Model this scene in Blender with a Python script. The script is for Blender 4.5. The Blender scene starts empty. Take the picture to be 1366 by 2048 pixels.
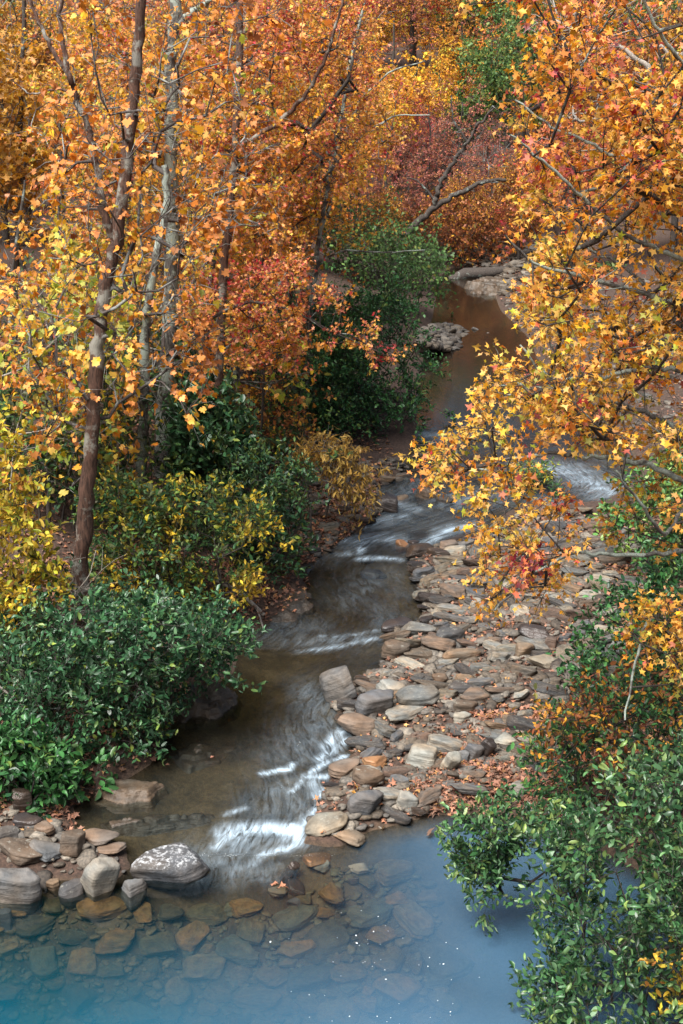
import bpy, math, random
import numpy as np
from mathutils import Vector, Matrix

random.seed(7)
RNG = np.random.default_rng(7)
scene = bpy.context.scene
COL = scene.collection

# ------------------------------------------------------------------ camera
CAM_H, PITCH, FPX = 8.0, math.radians(18.0), 2844.0     # photo is 1366 x 2048
cd = bpy.data.cameras.new('camera')
cam = bpy.data.objects.new('camera', cd); COL.objects.link(cam)
cam.location = (0, 0, CAM_H); cam.rotation_euler = (math.pi/2 - PITCH, 0, 0)
cd.sensor_fit = 'VERTICAL'; cd.sensor_height = 24.0; cd.lens = 24.0*FPX/2048
cd.clip_start = 0.1; cd.clip_end = 5000
scene.camera = cam
# ------------------------------------------------------------------ world, sun, exposure
SUN_EL, SUN_AZ = math.radians(58), math.radians(215)     # azimuth clockwise from +Y: behind the camera, a little left
world = bpy.data.worlds.new('World'); scene.world = world; world.use_nodes = True
wn = world.node_tree.nodes; wl = world.node_tree.links
bgn = wn['Background']; sky = wn.new('ShaderNodeTexSky'); sky.sky_type = 'NISHITA'
sky.sun_disc = False; sky.sun_elevation = SUN_EL; sky.sun_rotation = SUN_AZ
sky.air_density = 1.3; sky.dust_density = 4.0; sky.ozone_density = 1.0
wl.new(sky.outputs[0], bgn.inputs[0]); bgn.inputs[1].default_value = 0.056
sd_ = bpy.data.lights.new('sun', 'SUN'); sun = bpy.data.objects.new('sun', sd_); COL.objects.link(sun)
sd_.energy = 4.6; sd_.angle = math.radians(38); sd_.color = (1.0, 0.97, 0.93)
sdir = Vector((math.sin(SUN_AZ)*math.cos(SUN_EL), math.cos(SUN_AZ)*math.cos(SUN_EL), math.sin(SUN_EL)))
sun.rotation_euler = sdir.to_track_quat('Z', 'Y').to_euler()
scene.view_settings.view_transform = 'Standard'; scene.view_settings.look = 'None'
scene.view_settings.exposure = 1.1; scene.view_settings.gamma = 1.0
scene.render.engine = 'CYCLES'
cy = scene.cycles
cy.max_bounces = 6; cy.diffuse_bounces = 2; cy.glossy_bounces = 3; cy.transmission_bounces = 4
cy.transparent_max_bounces = 8; cy.caustics_reflective = False; cy.caustics_refractive = False
cy.sample_clamp_indirect = 6
try:
    cy.use_denoising = True; cy.denoiser = 'OPENIMAGEDENOISE'
except Exception:
    pass

# ------------------------------------------------------------------ pixel <-> world
SP, CP = math.sin(PITCH), math.cos(PITCH)
def ray(px, py):
    px = np.asarray(px, float); py = np.asarray(py, float)
    u = (px-683)/FPX; v = -(py-1024)/FPX
    return np.stack([u, CP + v*SP, -SP + v*CP], -1)
def at(px, py, Y):
    d = ray(px, py); t = np.asarray(Y, float)/d[..., 1]
    p = d*t[..., None] if d.ndim > 1 else d*t
    return p + np.array([0, 0, CAM_H])
WP_Y = [-20, 12.9, 13.35, 13.9, 15.4, 17.7, 18.0, 21.0, 22.8, 26.0, 26.6, 400]
WP_Z = [0, 0, 0.10, 0.20, 0.34, .40, .46, .54, .80, .93, 1.0, 1.0]
_yd = np.arange(-20, 400, .05); _zd = np.interp(_yd, WP_Y, WP_Z); _k = np.exp(-np.linspace(-2.5, 2.5, 25)**2/2); _zd = np.convolve(np.pad(_zd, 12, 'edge'), _k/_k.sum(), 'valid')
def zw(Y): return np.interp(Y, _yd, _zd)
def ground(px, py, f=zw):
    d = ray(px, py); d = np.atleast_2d(d)
    Y = np.full(len(d), 15.0)
    for _ in range(40):
        z = f(Y); Y = 0.5*Y + 0.5*np.clip((z-CAM_H)/np.minimum(d[:, 2], -1e-3)*d[:, 1], 5, 400)
    p = d*(Y/d[:, 1])[:, None] + np.array([0, 0, CAM_H])
    return p
def pxm(Y):    # photo pixels per metre at forward distance Y near the ground
    return FPX/(Y*CP + 2.0)

# ------------------------------------------------------------------ water outline
LEFT = [(-2600, 2400), (-2600, 1790), (-400, 1790), (0, 1775), (120, 1762), (230, 1762), (262, 1735), (250, 1690), (150, 1660), (150, 1610), (230, 1575), (300, 1530), (345, 1450), (385, 1400),
        (470, 1345), (480, 1280), (545, 1240), (610, 1215), (615, 1170), (590, 1135), (640, 1115), (690, 1078), (735, 1050), (765, 1015), (745, 985),
        (800, 945), (820, 905), (832, 865), (838, 780), (850, 700), (862, 650), (872, 600), (868, 560), (905, 535)]
RIGHT = [(990, 548), (985, 575), (1000, 620), (1060, 680), (1090, 760), (1180, 840), (1260, 885), (1275, 960), (1215, 1000), (1130, 1010), (1060, 1005), (1000, 1030), (960, 1075), (880, 1095), (820, 1110),
         (828, 1160), (845, 1200), (840, 1245), (790, 1262), (775, 1320), (700, 1380), (650, 1400), (690, 1440), (720, 1475), (690, 1530), (655, 1560), (640, 1600), (625, 1650), (600, 1690),
         (680, 1695), (740, 1662), (800, 1650), (860, 1632), (960, 1625), (1080, 1650), (1200, 1700), (1400, 1800), (1500, 2000), (1500, 2400)]
_wp = np.array(LEFT+RIGHT, float)
WPOLY = ground(_wp[:, 0], _wp[:, 1])[:, :2]
def poly_sd(P, poly):
    """signed distance, positive outside"""
    P = np.asarray(P, float); a = poly; b = np.roll(poly, -1, 0)
    d2 = np.full(len(P), 1e18); inside = np.zeros(len(P), bool)
    for (ax, ay), (bx, by) in zip(a, b):
        ex, ey = bx-ax, by-ay; wx, wy = P[:, 0]-ax, P[:, 1]-ay
        t = np.clip((wx*ex+wy*ey)/(ex*ex+ey*ey+1e-12), 0, 1)
        d2 = np.minimum(d2, (wx-ex*t)**2+(wy-ey*t)**2)
        c = ((ay > P[:, 1]) != (by > P[:, 1])) & (P[:, 0] < ex*(P[:, 1]-ay)/(ey if abs(ey) > 1e-12 else 1e-12)+ax)
        inside ^= c
    d = np.sqrt(d2)
    return np.where(inside, -d, d)
# mid-line of the creek (X at each Y), used for left / right and for the flow
_cm = ground(*np.array([(500, 1700), (520, 1650), (560, 1560), (590, 1450), (620, 1330), (680, 1240), (720, 1150), (770, 1080), (880, 1030), (1000, 960), (1000, 860), (930, 740), (930, 640), (935, 560)], float).T)
CMY = np.concatenate([[0, 12.5], _cm[:, 1], [90]]); CMX = np.concatenate([[_cm[0, 0]]*2, _cm[:, 0], [_cm[-1, 0]+1.5]])
def xc(Y): return np.interp(Y, CMY, CMX)
def vnoise(x, y, s=1.0, seed=0):
    """smooth value noise"""
    x = np.asarray(x)*s; y = np.asarray(y)*s
    xi = np.floor(x); yi = np.floor(y); fx = x-xi; fy = y-yi
    fx = fx*fx*(3-2*fx); fy = fy*fy*(3-2*fy)
    def h(a, b):
        v = np.sin(a*127.1+b*311.7+seed*74.7)*43758.5453
        return v-np.floor(v)
    return (h(xi, yi)*(1-fx)+h(xi+1, yi)*fx)*(1-fy)+(h(xi, yi+1)*(1-fx)+h(xi+1, yi+1)*fx)*fy
def height(X, Y):
    X = np.asarray(X, float); Y = np.asarray(Y, float); shp = X.shape
    x = X.ravel(); y = Y.ravel()
    d = poly_sd(np.stack([x, y], 1), WPOLY); w = zw(y)
    side = x - xc(y)
    n = (vnoise(x, y, 1.3)-.5)*.16 + (vnoise(x, y, 4.1, 3)-.5)*.07
    dd = np.maximum(d, 0)
    left = w + .10*(1-np.exp(-dd/.2)) + .12*dd + .16*np.maximum(dd-1.2, 0)
    left = np.where(dd > 9, w+.10+.12*9+.16*7.8+.10*(dd-9), left)
    base_x = np.interp(y, [9, 11, 13, 16, 20, 26, 34, 60], [2.4, 2.6, 3.0, 3.5, 4.6, 6.2, 8.5, 12])
    rr = np.maximum(x-base_x, 0)
    right = w + .09*(1-np.exp(-dd/.15)) + .035*dd + .30*rr - .12*np.maximum(rr-6, 0)
    out = np.where(side > 0, right, left) + n*np.clip(dd*2, 0, 1)
    out = out + .10*np.maximum(y-56, 0) - .07*np.maximum(y-130, 0)
    out = np.minimum(out, 26+0*out) + np.clip((y-350)/500, 0, 1)*30*(.6+.8*vnoise(x, y, .004, 5))
    maxd = np.interp(y, [8, 10, 12.6, 13.2, 14, 21, 24, 28, 60], [1.5, 1.0, .35, .12, .10, .12, .12, .5, .4])
    slope = np.interp(y, [12.5, 13.5, 25, 28], [.5, .3, .3, .5])
    inn = w - np.minimum(-np.minimum(d, 0)*slope+.012, maxd) + n*.25*np.clip(-d*3, 0, 1)
    return np.where(d > 0, out, inn).reshape(shp)
def hz(x, y): return float(height(np.array([x]), np.array([y]))[0])

# ------------------------------------------------------------------ object helpers
def props(o, label=None, cat=None, group=None, kind=None):
    for k, v in (('label', label), ('category', cat), ('group', group), ('kind', kind)):
        if v: o[k] = v
    return o
def empty(name, loc, label, cat, group=None):
    o = bpy.data.objects.new(name, None); COL.objects.link(o); o.location = loc
    return props(o, label, cat, group)
def mesh(name, V, F, mat=None, attrs=None, smooth=False):
    V = np.asarray(V, np.float32); me = bpy.data.meshes.new(name)
    if isinstance(F, np.ndarray): Fs = [F]
    else: Fs = [f for f in F if len(f)]
    me.vertices.add(len(V)); me.vertices.foreach_set('co', V.ravel())
    nl = sum(f.size for f in Fs); nf = sum(len(f) for f in Fs)
    me.loops.add(nl); me.polygons.add(nf)
    me.loops.foreach_set('vertex_index', np.concatenate([f.ravel() for f in Fs]).astype(np.int32))
    tot = np.concatenate([np.full(len(f), f.shape[1]) for f in Fs]).astype(np.int32)
    me.polygons.foreach_set('loop_start', np.concatenate([[0], np.cumsum(tot)[:-1]]).astype(np.int32))
    me.polygons.foreach_set('loop_total', tot)
    if smooth: me.polygons.foreach_set('use_smooth', np.ones(nf, bool))
    me.update(calc_edges=True)
    for k, a in (attrs or {}).items():
        a = np.asarray(a, np.float32)
        if a.ndim == 1:
            me.attributes.new(k, 'FLOAT', 'POINT').data.foreach_set('value', a)
        else:
            me.attributes.new(k, 'FLOAT_VECTOR', 'POINT').data.foreach_set('vector', a.ravel())
    if mat: me.materials.append(mat)
    return me
def obj(name, me, parent=None, loc=None):
    o = bpy.data.objects.new(name, me); COL.objects.link(o)
    if parent is not None: o.parent = parent
    if loc is not None: o.location = loc
    return o

# ------------------------------------------------------------------ materials
def nmat(name):
    m = bpy.data.materials.new(name); m.use_nodes = True; m.node_tree.nodes.clear()
    return m, m.node_tree.nodes, m.node_tree.links
def N(n, t, **k):
    x = n.new(t)
    for a, b in k.items():
        if a.startswith('i_'): x.inputs[a[2:].replace('_', ' ')].default_value = b
        else: setattr(x, a, b)
    return x
def ramp(n, stops, interp='LINEAR'):
    r = n.new('ShaderNodeValToRGB'); e = r.color_ramp; e.interpolation = interp
    while len(e.elements) < len(stops): e.elements.new(.5)
    for q, (p, c) in zip(e.elements, stops):
        q.position = p; q.color = (*c, 1)
    return r
def leaf_material(name, cols, trans=.35, rough=.5, spec=.3):
    m, n, l = nmat(name)
    a = N(n, 'ShaderNodeAttribute', attribute_name='tint')
    stops = [(i/(len(cols)-1), c) for i, c in enumerate(cols)]
    r = ramp(n, stops)
    l.new(a.outputs['Fac'], r.inputs[0])
    ge = N(n, 'ShaderNodeNewGeometry'); pale = N(n, 'ShaderNodeMixRGB', blend_type='MIX'); pale.inputs[2].default_value = (.62, .42, .30, 1) if cols[-1][0] > .4 or cols[0][0] > .3 else (.16, .22, .15, 1)
    pf = N(n, 'ShaderNodeMath', operation='MULTIPLY'); pf.inputs[1].default_value = .2; l.new(ge.outputs['Backfacing'], pf.inputs[0]); l.new(pf.outputs[0], pale.inputs[0]); l.new(r.outputs[0], pale.inputs[1])
    vr = N(n, 'ShaderNodeMapRange'); vr.inputs[3].default_value = .5; vr.inputs[4].default_value = 1.3; l.new(ge.outputs['Random Per Island'], vr.inputs[0])
    hv = N(n, 'ShaderNodeHueSaturation'); l.new(vr.outputs[0], hv.inputs['Value']); l.new(pale.outputs[0], hv.inputs['Color']); r = hv
    p = N(n, 'ShaderNodeBsdfPrincipled'); p.inputs['Roughness'].default_value = rough
    p.inputs['Specular IOR Level'].default_value = spec
    t = N(n, 'ShaderNodeBsdfTranslucent'); mx = N(n, 'ShaderNodeMixShader'); mx.inputs[0].default_value = trans
    o = N(n, 'ShaderNodeOutputMaterial')
    l.new(r.outputs[0], p.inputs['Base Color']); l.new(r.outputs[0], t.inputs[0])
    l.new(p.outputs[0], mx.inputs[1]); l.new(t.outputs[0], mx.inputs[2]); l.new(mx.outputs[0], o.inputs[0])
    return m
def bark_material(name, dark, light, lichen=None, amt=.55, scale=6):
    m, n, l = nmat(name)
    tc = N(n, 'ShaderNodeTexCoord'); mp = N(n, 'ShaderNodeMapping'); mp.inputs['Scale'].default_value = (scale*2.2, scale*2.2, scale*.35)
    l.new(tc.outputs['Object'], mp.inputs[0])
    no = N(n, 'ShaderNodeTexNoise'); no.inputs['Scale'].default_value = 3.2; no.inputs['Detail'].default_value = 9; no.inputs['Roughness'].default_value = .7
    l.new(mp.outputs[0], no.inputs['Vector'])
    r = ramp(n, [(.35, dark), (.62, light)]); l.new(no.outputs[0], r.inputs[0])
    col = r.outputs[0]
    if lichen:
        n2 = N(n, 'ShaderNodeTexNoise'); n2.inputs['Scale'].default_value = 3.2; n2.inputs['Detail'].default_value = 7; n2.inputs['Roughness'].default_value = .65
        l.new(tc.outputs['Object'], n2.inputs['Vector'])
        r2 = ramp(n, [(amt-.04, (0, 0, 0)), (amt+.03, (1, 1, 1))]); l.new(n2.outputs[0], r2.inputs[0])
        mx = N(n, 'ShaderNodeMixRGB'); mx.inputs[2].default_value = (*lichen, 1)
        l.new(r2.outputs[0], mx.inputs[0]); l.new(col, mx.inputs[1]); col = mx.outputs[0]
    p = N(n, 'ShaderNodeBsdfPrincipled'); p.inputs['Roughness'].default_value = .85
    b = N(n, 'ShaderNodeBump'); b.inputs['Strength'].default_value = .8; b.inputs['Distance'].default_value = .03
    l.new(no.outputs[0], b.inputs['Height']); l.new(b.outputs[0], p.inputs['Normal'])
    l.new(col, p.inputs['Base Color']); o = N(n, 'ShaderNodeOutputMaterial'); l.new(p.outputs[0], o.inputs[0])
    return m
def rock_material(name, cols, rough=.75, layer=.28, lichen=None, scale=1.0):
    m, n, l = nmat(name)
    tc = N(n, 'ShaderNodeTexCoord'); oi = N(n, 'ShaderNodeObjectInfo')
    off = N(n, 'ShaderNodeVectorMath', operation='SCALE'); off.inputs['Scale'].default_value = 37.0
    cmb = N(n, 'ShaderNodeCombineXYZ'); l.new(oi.outputs['Random'], cmb.inputs[0]); l.new(oi.outputs['Random'], cmb.inputs[2])
    l.new(cmb.outputs[0], off.inputs[0])
    ad = N(n, 'ShaderNodeVectorMath', operation='ADD'); l.new(tc.outputs['Object'], ad.inputs[0]); l.new(off.outputs[0], ad.inputs[1])
    no = N(n, 'ShaderNodeTexNoise'); no.inputs['Scale'].default_value = 5*scale; no.inputs['Detail'].default_value = 10; no.inputs['Roughness'].default_value = .68
    l.new(ad.outputs[0], no.inputs['Vector'])
    mp = N(n, 'ShaderNodeMapping'); mp.inputs['Scale'].default_value = (1.2, 1.2, 22); l.new(ad.outputs[0], mp.inputs[0])
    st = N(n, 'ShaderNodeTexNoise'); st.inputs['Scale'].default_value = 1.6*scale; st.inputs['Detail'].default_value = 4; l.new(mp.outputs[0], st.inputs['Vector'])
    mixf = N(n, 'ShaderNodeMix', data_type='FLOAT'); mixf.inputs[0].default_value = layer
    l.new(no.outputs[0], mixf.inputs[2]); l.new(st.outputs[0], mixf.inputs[3])
    r = ramp(n, [(.34, (.30, .30, .30)), (.66, (1.05, 1.05, 1.05))]); l.new(mixf.outputs[0], r.inputs[0])
    k = len(cols); rc = ramp(n, [((i+.0)/k, c) for i, c in enumerate(cols)], 'CONSTANT'); l.new(oi.outputs['Random'], rc.inputs[0])
    n3 = N(n, 'ShaderNodeTexNoise'); n3.inputs['Scale'].default_value = 2.3*scale; n3.inputs['Detail'].default_value = 5; l.new(ad.outputs[0], n3.inputs['Vector'])
    warm = N(n, 'ShaderNodeMixRGB', blend_type='MULTIPLY'); warm.inputs[0].default_value = 1
    rw = ramp(n, [(.38, (.85, .93, 1.0)), (.62, (1.15, 1.0, .85))]); l.new(n3.outputs[0], rw.inputs[0])
    l.new(rc.outputs[0], warm.inputs[1]); l.new(rw.outputs[0], warm.inputs[2])
    mu = N(n, 'ShaderNodeMixRGB', blend_type='MULTIPLY'); mu.inputs[0].default_value = 1
    l.new(warm.outputs[0], mu.inputs[1]); l.new(r.outputs[0], mu.inputs[2]); col = mu.outputs[0]
    if lichen:
        n2 = N(n, 'ShaderNodeTexNoise'); n2.inputs['Scale'].default_value = 14*scale; n2.inputs['Detail'].default_value = 8; n2.inputs['Roughness'].default_value = .75
        l.new(ad.outputs[0], n2.inputs['Vector'])
        r2 = ramp(n, [(.5 if rough < .74 else .56, (0, 0, 0)), (.58 if rough < .74 else .66, (1, 1, 1))]); l.new(n2.outputs[0], r2.inputs[0])
        ge = N(n, 'ShaderNodeNewGeometry'); sx = N(n, 'ShaderNodeSeparateXYZ'); l.new(ge.outputs['Normal'], sx.inputs[0])
        mr = N(n, 'ShaderNodeMapRange'); mr.inputs[1].default_value = .35; mr.inputs[2].default_value = .8; l.new(sx.outputs[2], mr.inputs[0])
        mm = N(n, 'ShaderNodeMath', operation='MULTIPLY'); l.new(r2.outputs[0], mm.inputs[0]); l.new(mr.outputs[0], mm.inputs[1])
        mx = N(n, 'ShaderNodeMixRGB'); mx.inputs[2].default_value = (*lichen, 1); l.new(mm.outputs[0], mx.inputs[0]); l.new(col, mx.inputs[1]); col = mx.outputs[0]
    p = N(n, 'ShaderNodeBsdfPrincipled'); p.inputs['Roughness'].default_value = rough
    b = N(n, 'ShaderNodeBump'); b.inputs['Strength'].default_value = 1.0; b.inputs['Distance'].default_value = .045
    l.new(mixf.outputs[0], b.inputs['Height']); l.new(b.outputs[0], p.inputs['Normal'])
    l.new(col, p.inputs['Base Color']); o = N(n, 'ShaderNodeOutputMaterial'); l.new(p.outputs[0], o.inputs[0])
    return m
YEL = (.92, .60, .05); GOLD = (.90, .44, .03); ORG = (.86, .29, .035); COR = (.82, .24, .13); RED = (.55, .03, .05); RUST = (.34, .095, .025)
PEACH = (.92, .50, .16); LIME = (.46, .50, .05); GRN = (.06, .14, .035); DGRN = (.022, .07, .03); BGRN = (.05, .13, .09); MAG = (.33, .02, .07); MAUVE = (.36, .12, .10)
M_STAR_R = leaf_material('sweetgum leaf yellow to orange', [MAG, RED, COR, ORG, ORG, GOLD, GOLD, YEL, PEACH, YEL, LIME], .45)
M_STAR_C = leaf_material('sweetgum leaf coral', [RED, COR, (.80, .27, .15), ORG, PEACH, ORG, GOLD, GOLD, YEL, YEL, LIME], .45)
M_SYC = leaf_material('sycamore leaf', [RUST, (.55, .17, .035), ORG, ORG, GOLD, YEL, LIME, (.35, .48, .06)], .35)
M_GOLD = leaf_material('golden leaf', [RUST, ORG, GOLD, GOLD, YEL, LIME], .4)
M_GOLD_D = leaf_material('shaded golden leaf', [(.35, .14, .02), (.55, .25, .02), (.62, .33, .03), (.6, .38, .05)], .35)  # golden palette darkened to stand for deep shade at the left edge
M_RED = leaf_material('pink red leaf', [MAG, RED, (.55, .10, .09), COR, ORG], .35)
M_MAUVE = leaf_material('mauve russet leaf', [(.30, .08, .08), (.45, .14, .12), (.55, .21, .11), (.6, .28, .10), (.6, .14, .17)], .4)
M_RUSTL = leaf_material('rust leaf', [(.25, .08, .04), RUST, (.5, .2, .06), GOLD, (.2, .2, .05)], .3)
M_YSH = leaf_material('yellow green shrub leaf', [GRN, (.16, .28, .04), LIME, (.66, .56, .05), (.75, .5, .05), (.75, .5, .05), (.6, .25, .06)], .4)
M_GSH = leaf_material('glossy green leaf', [DGRN, (.03, .11, .03), (.05, .17, .045), (.08, .22, .06), (.20, .30, .06)], .18, .38, .4)
M_BSH = leaf_material('blue green leaf', [(.014, .05, .018), (.026, .085, .036), (.042, .125, .05), (.075, .17, .06), (.20, .26, .04)], .15, .36, .45)
M_MSH = leaf_material('mixed green and yellow leaf', [DGRN, GRN, (.05, .14, .06), (.12, .24, .05), (.6, .5, .04), (.74, .48, .04)], .3)
M_RSH = leaf_material('right bank shrub leaf', [(.015, .05, .02), (.03, .09, .03), (.05, .14, .05), (.09, .20, .075), (.15, .24, .07), (.2, .28, .07)], .2, .34, .45)
M_STRAW = leaf_material('straw yellow leaf', [(.45, .26, .05), (.6, .38, .08), (.62, .45, .12)], .4)
M_FGRN = leaf_material('far green leaf', [(.05, .11, .03), (.09, .19, .05), (.14, .25, .06), (.3, .28, .05)], .3)
M_LIT = leaf_material('fallen leaf', [(.03, .014, .010), (.09, .034, .02), (.18, .062, .036), (.28, .10, .06), (.33, .10, .035), (.5, .26, .06)], .1, .7)
B_BROWN = bark_material('reddish brown bark', (.02, .011, .008), (.17, .09, .062), (.30, .29, .25), .56)
B_GREY = bark_material('grey lichen bark', (.035, .032, .03), (.15, .14, .125), (.32, .37, .32), .50)
B_DARK = bark_material('dark bark', (.015, .012, .010), (.07, .055, .045), (.22, .26, .23), .62)
B_TWIG = bark_material('twig bark', (.04, .032, .028), (.12, .10, .09), (.26, .27, .25), .55, 9)
B_PALE = bark_material('pale dead wood', (.20, .17, .14), (.42, .38, .33), None)
R_BAR = rock_material('river stone', [(.13, .105, .08), (.20, .165, .12), (.09, .085, .082), (.24, .215, .17), (.14, .10, .07), (.075, .068, .065), (.17, .165, .15), (.15, .10, .075)], .75, .25, (.26, .25, .21))
R_PALE = rock_material('pale stone', [(.38, .35, .29), (.30, .28, .24)], .8, .3)
R_GREY = rock_material('grey stone', [(.17, .165, .16), (.13, .13, .135)], .75, .3)
R_TAN = rock_material('tan stone', [(.25, .18, .12), (.20, .15, .115)], .7, .35)
R_ORANGE = rock_material('orange brown stone', [(.33, .18, .09)], .5, .4)
R_DARK = rock_material('dark wet stone', [(.06, .05, .048), (.09, .065, .05)], .3, .4)
R_LICH = rock_material('lichened dark boulder', [(.10, .10, .105)], .7, .2, (.36, .37, .38), 1.3)
R_BED = rock_material('sunken stone', [(.24, .17, .08), (.15, .12, .06), (.19, .13, .06), (.10, .09, .06), (.27, .16, .055), (.13, .13, .09)], .6, .15)
R_LEDGE = rock_material('ledge rock', [(.10, .075, .052), (.075, .058, .043)], .5, .35)

def ground_material():
    m, n, l = nmat('bank earth and creek bed')
    ge = N(n, 'ShaderNodeNewGeometry'); a = N(n, 'ShaderNodeAttribute', attribute_name='wet')
    n1 = N(n, 'ShaderNodeTexNoise'); n1.inputs['Scale'].default_value = 1.7; n1.inputs['Detail'].default_value = 10; n1.inputs['Roughness'].default_value = .7
    n2 = N(n, 'ShaderNodeTexNoise'); n2.inputs['Scale'].default_value = 22; n2.inputs['Detail'].default_value = 6; n2.inputs['Roughness'].default_value = .7
    l.new(ge.outputs['Position'], n1.inputs['Vector']); l.new(ge.outputs['Position'], n2.inputs['Vector'])
    dry = ramp(n, [(.3, (.018, .011, .008)), (.5, (.055, .032, .022)), (.7, (.11, .065, .045))]); l.new(n2.outputs[0], dry.inputs[0])
    bed = ramp(n, [(.3, (.014, .010, .007)), (.5, (.07, .048, .024)), (.7, (.14, .10, .055))]); l.new(n1.outputs[0], bed.inputs[0])
    b2 = N(n, 'ShaderNodeMixRGB', blend_type='MULTIPLY'); b2.inputs[0].default_value = .7
    sp = ramp(n, [(.35, (.5, .5, .5)), (.6, (1.2, 1.2, 1.2))]); l.new(n2.outputs[0], sp.inputs[0]); l.new(bed.outputs[0], b2.inputs[1]); l.new(sp.outputs[0], b2.inputs[2])
    mx = N(n, 'ShaderNodeMixRGB'); l.new(a.outputs['Fac'], mx.inputs[0]); l.new(dry.outputs[0], mx.inputs[1]); l.new(b2.outputs[0], mx.inputs[2])
    p = N(n, 'ShaderNodeBsdfPrincipled'); p.inputs['Roughness'].default_value = .9
    b = N(n, 'ShaderNodeBump'); b.inputs['Strength'].default_value = .6; b.inputs['Distance'].default_value = .05
    l.new(n2.outputs[0], b.inputs['Height']); l.new(b.outputs[0], p.inputs['Normal']); l.new(mx.outputs[0], p.inputs['Base Color'])
    o = N(n, 'ShaderNodeOutputMaterial'); l.new(p.outputs[0], o.inputs[0])
    return m
def water_material():
    m, n, l = nmat('creek water')
    fl = N(n, 'ShaderNodeAttribute', attribute_name='flow'); fo = N(n, 'ShaderNodeAttribute', attribute_name='foam')
    rp = N(n, 'ShaderNodeAttribute', attribute_name='rough'); mk = N(n, 'ShaderNodeAttribute', attribute_name='murk_sheen'); tl = N(n, 'ShaderNodeAttribute', attribute_name='teal')
    n1 = N(n, 'ShaderNodeTexNoise'); n1.inputs['Scale'].default_value = 1; n1.inputs['Detail'].default_value = 5; n1.inputs['Roughness'].default_value = .55; n1.inputs['Distortion'].default_value = .6
    l.new(fl.outputs['Vector'], n1.inputs['Vector'])
    mp = N(n, 'ShaderNodeMapping'); mp.inputs['Scale'].default_value = (.9, .7, 1); l.new(fl.outputs['Vector'], mp.inputs[0])
    n2 = N(n, 'ShaderNodeTexNoise'); n2.inputs['Scale'].default_value = 1.6; n2.inputs['Detail'].default_value = 4; n2.inputs['Distortion'].default_value = 1.6; n2.inputs['Roughness'].default_value = .65
    l.new(mp.outputs[0], n2.inputs['Vector'])
    hs = N(n, 'ShaderNodeMath', operation='MULTIPLY'); l.new(n1.outputs[0], hs.inputs[0]); l.new(rp.outputs['Fac'], hs.inputs[1])
    b = N(n, 'ShaderNodeBump'); b.inputs['Strength'].default_value = 1.0; b.inputs['Distance'].default_value = .10
    l.new(hs.outputs[0], b.inputs['Height'])
    # long-exposure foam plus painted ripple glints, broken into streaks along the flow
    s = N(n, 'ShaderNodeMapRange'); s.inputs[1].default_value = .34; s.inputs[2].default_value = .68; s.inputs[3].default_value = .12; s.inputs[4].default_value = 1.35; l.new(n2.outputs[0], s.inputs[0])
    fm = N(n, 'ShaderNodeMath', operation='MULTIPLY', use_clamp=True); l.new(s.outputs[0], fm.inputs[0]); l.new(fo.outputs['Fac'], fm.inputs[1])
    tr = N(n, 'ShaderNodeBsdfTransparent'); tr.inputs[0].default_value = (.70, .72, .68, 1)
    silt_sheen = N(n, 'ShaderNodeBsdfDiffuse'); sc_ = N(n, 'ShaderNodeMixRGB'); sc_.inputs[1].default_value = (.07, .155, .25, 1); sc_.inputs[2].default_value = (.0, .068, .105, 1)  # first colour also carries painted sky reflection, second is the teal depth
    l.new(tl.outputs['Fac'], sc_.inputs[0]); bt = N(n, 'ShaderNodeAttribute', attribute_name='tannin'); sb_ = N(n, 'ShaderNodeMixRGB'); sb_.inputs[2].default_value = (.020, .013, .008, 1); l.new(bt.outputs['Fac'], sb_.inputs[0]); l.new(sc_.outputs[0], sb_.inputs[1]); l.new(sb_.outputs[0], silt_sheen.inputs[0])
    m1 = N(n, 'ShaderNodeMixShader'); l.new(mk.outputs['Fac'], m1.inputs[0]); l.new(tr.outputs[0], m1.inputs[1]); l.new(silt_sheen.outputs[0], m1.inputs[2])
    fr = N(n, 'ShaderNodeFresnel'); fr.inputs[0].default_value = 1.5; l.new(b.outputs[0], fr.inputs['Normal'])
    gl = N(n, 'ShaderNodeBsdfGlossy'); gl.inputs['Roughness'].default_value = .08; l.new(b.outputs[0], gl.inputs['Normal'])
    m2 = N(n, 'ShaderNodeMixShader'); l.new(fr.outputs[0], m2.inputs[0]); l.new(m1.outputs[0], m2.inputs[1]); l.new(gl.outputs[0], m2.inputs[2])
    fd = N(n, 'ShaderNodeBsdfDiffuse'); fd.inputs[0].default_value = (.52, .66, .78, 1)  # bluish, serving the painted glints as well as the foam
    m3 = N(n, 'ShaderNodeMixShader'); l.new(fm.outputs[0], m3.inputs[0]); l.new(m2.outputs[0], m3.inputs[1]); l.new(fd.outputs[0], m3.inputs[2])
    o = N(n, 'ShaderNodeOutputMaterial'); l.new(m3.outputs[0], o.inputs[0])
    return m

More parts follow.
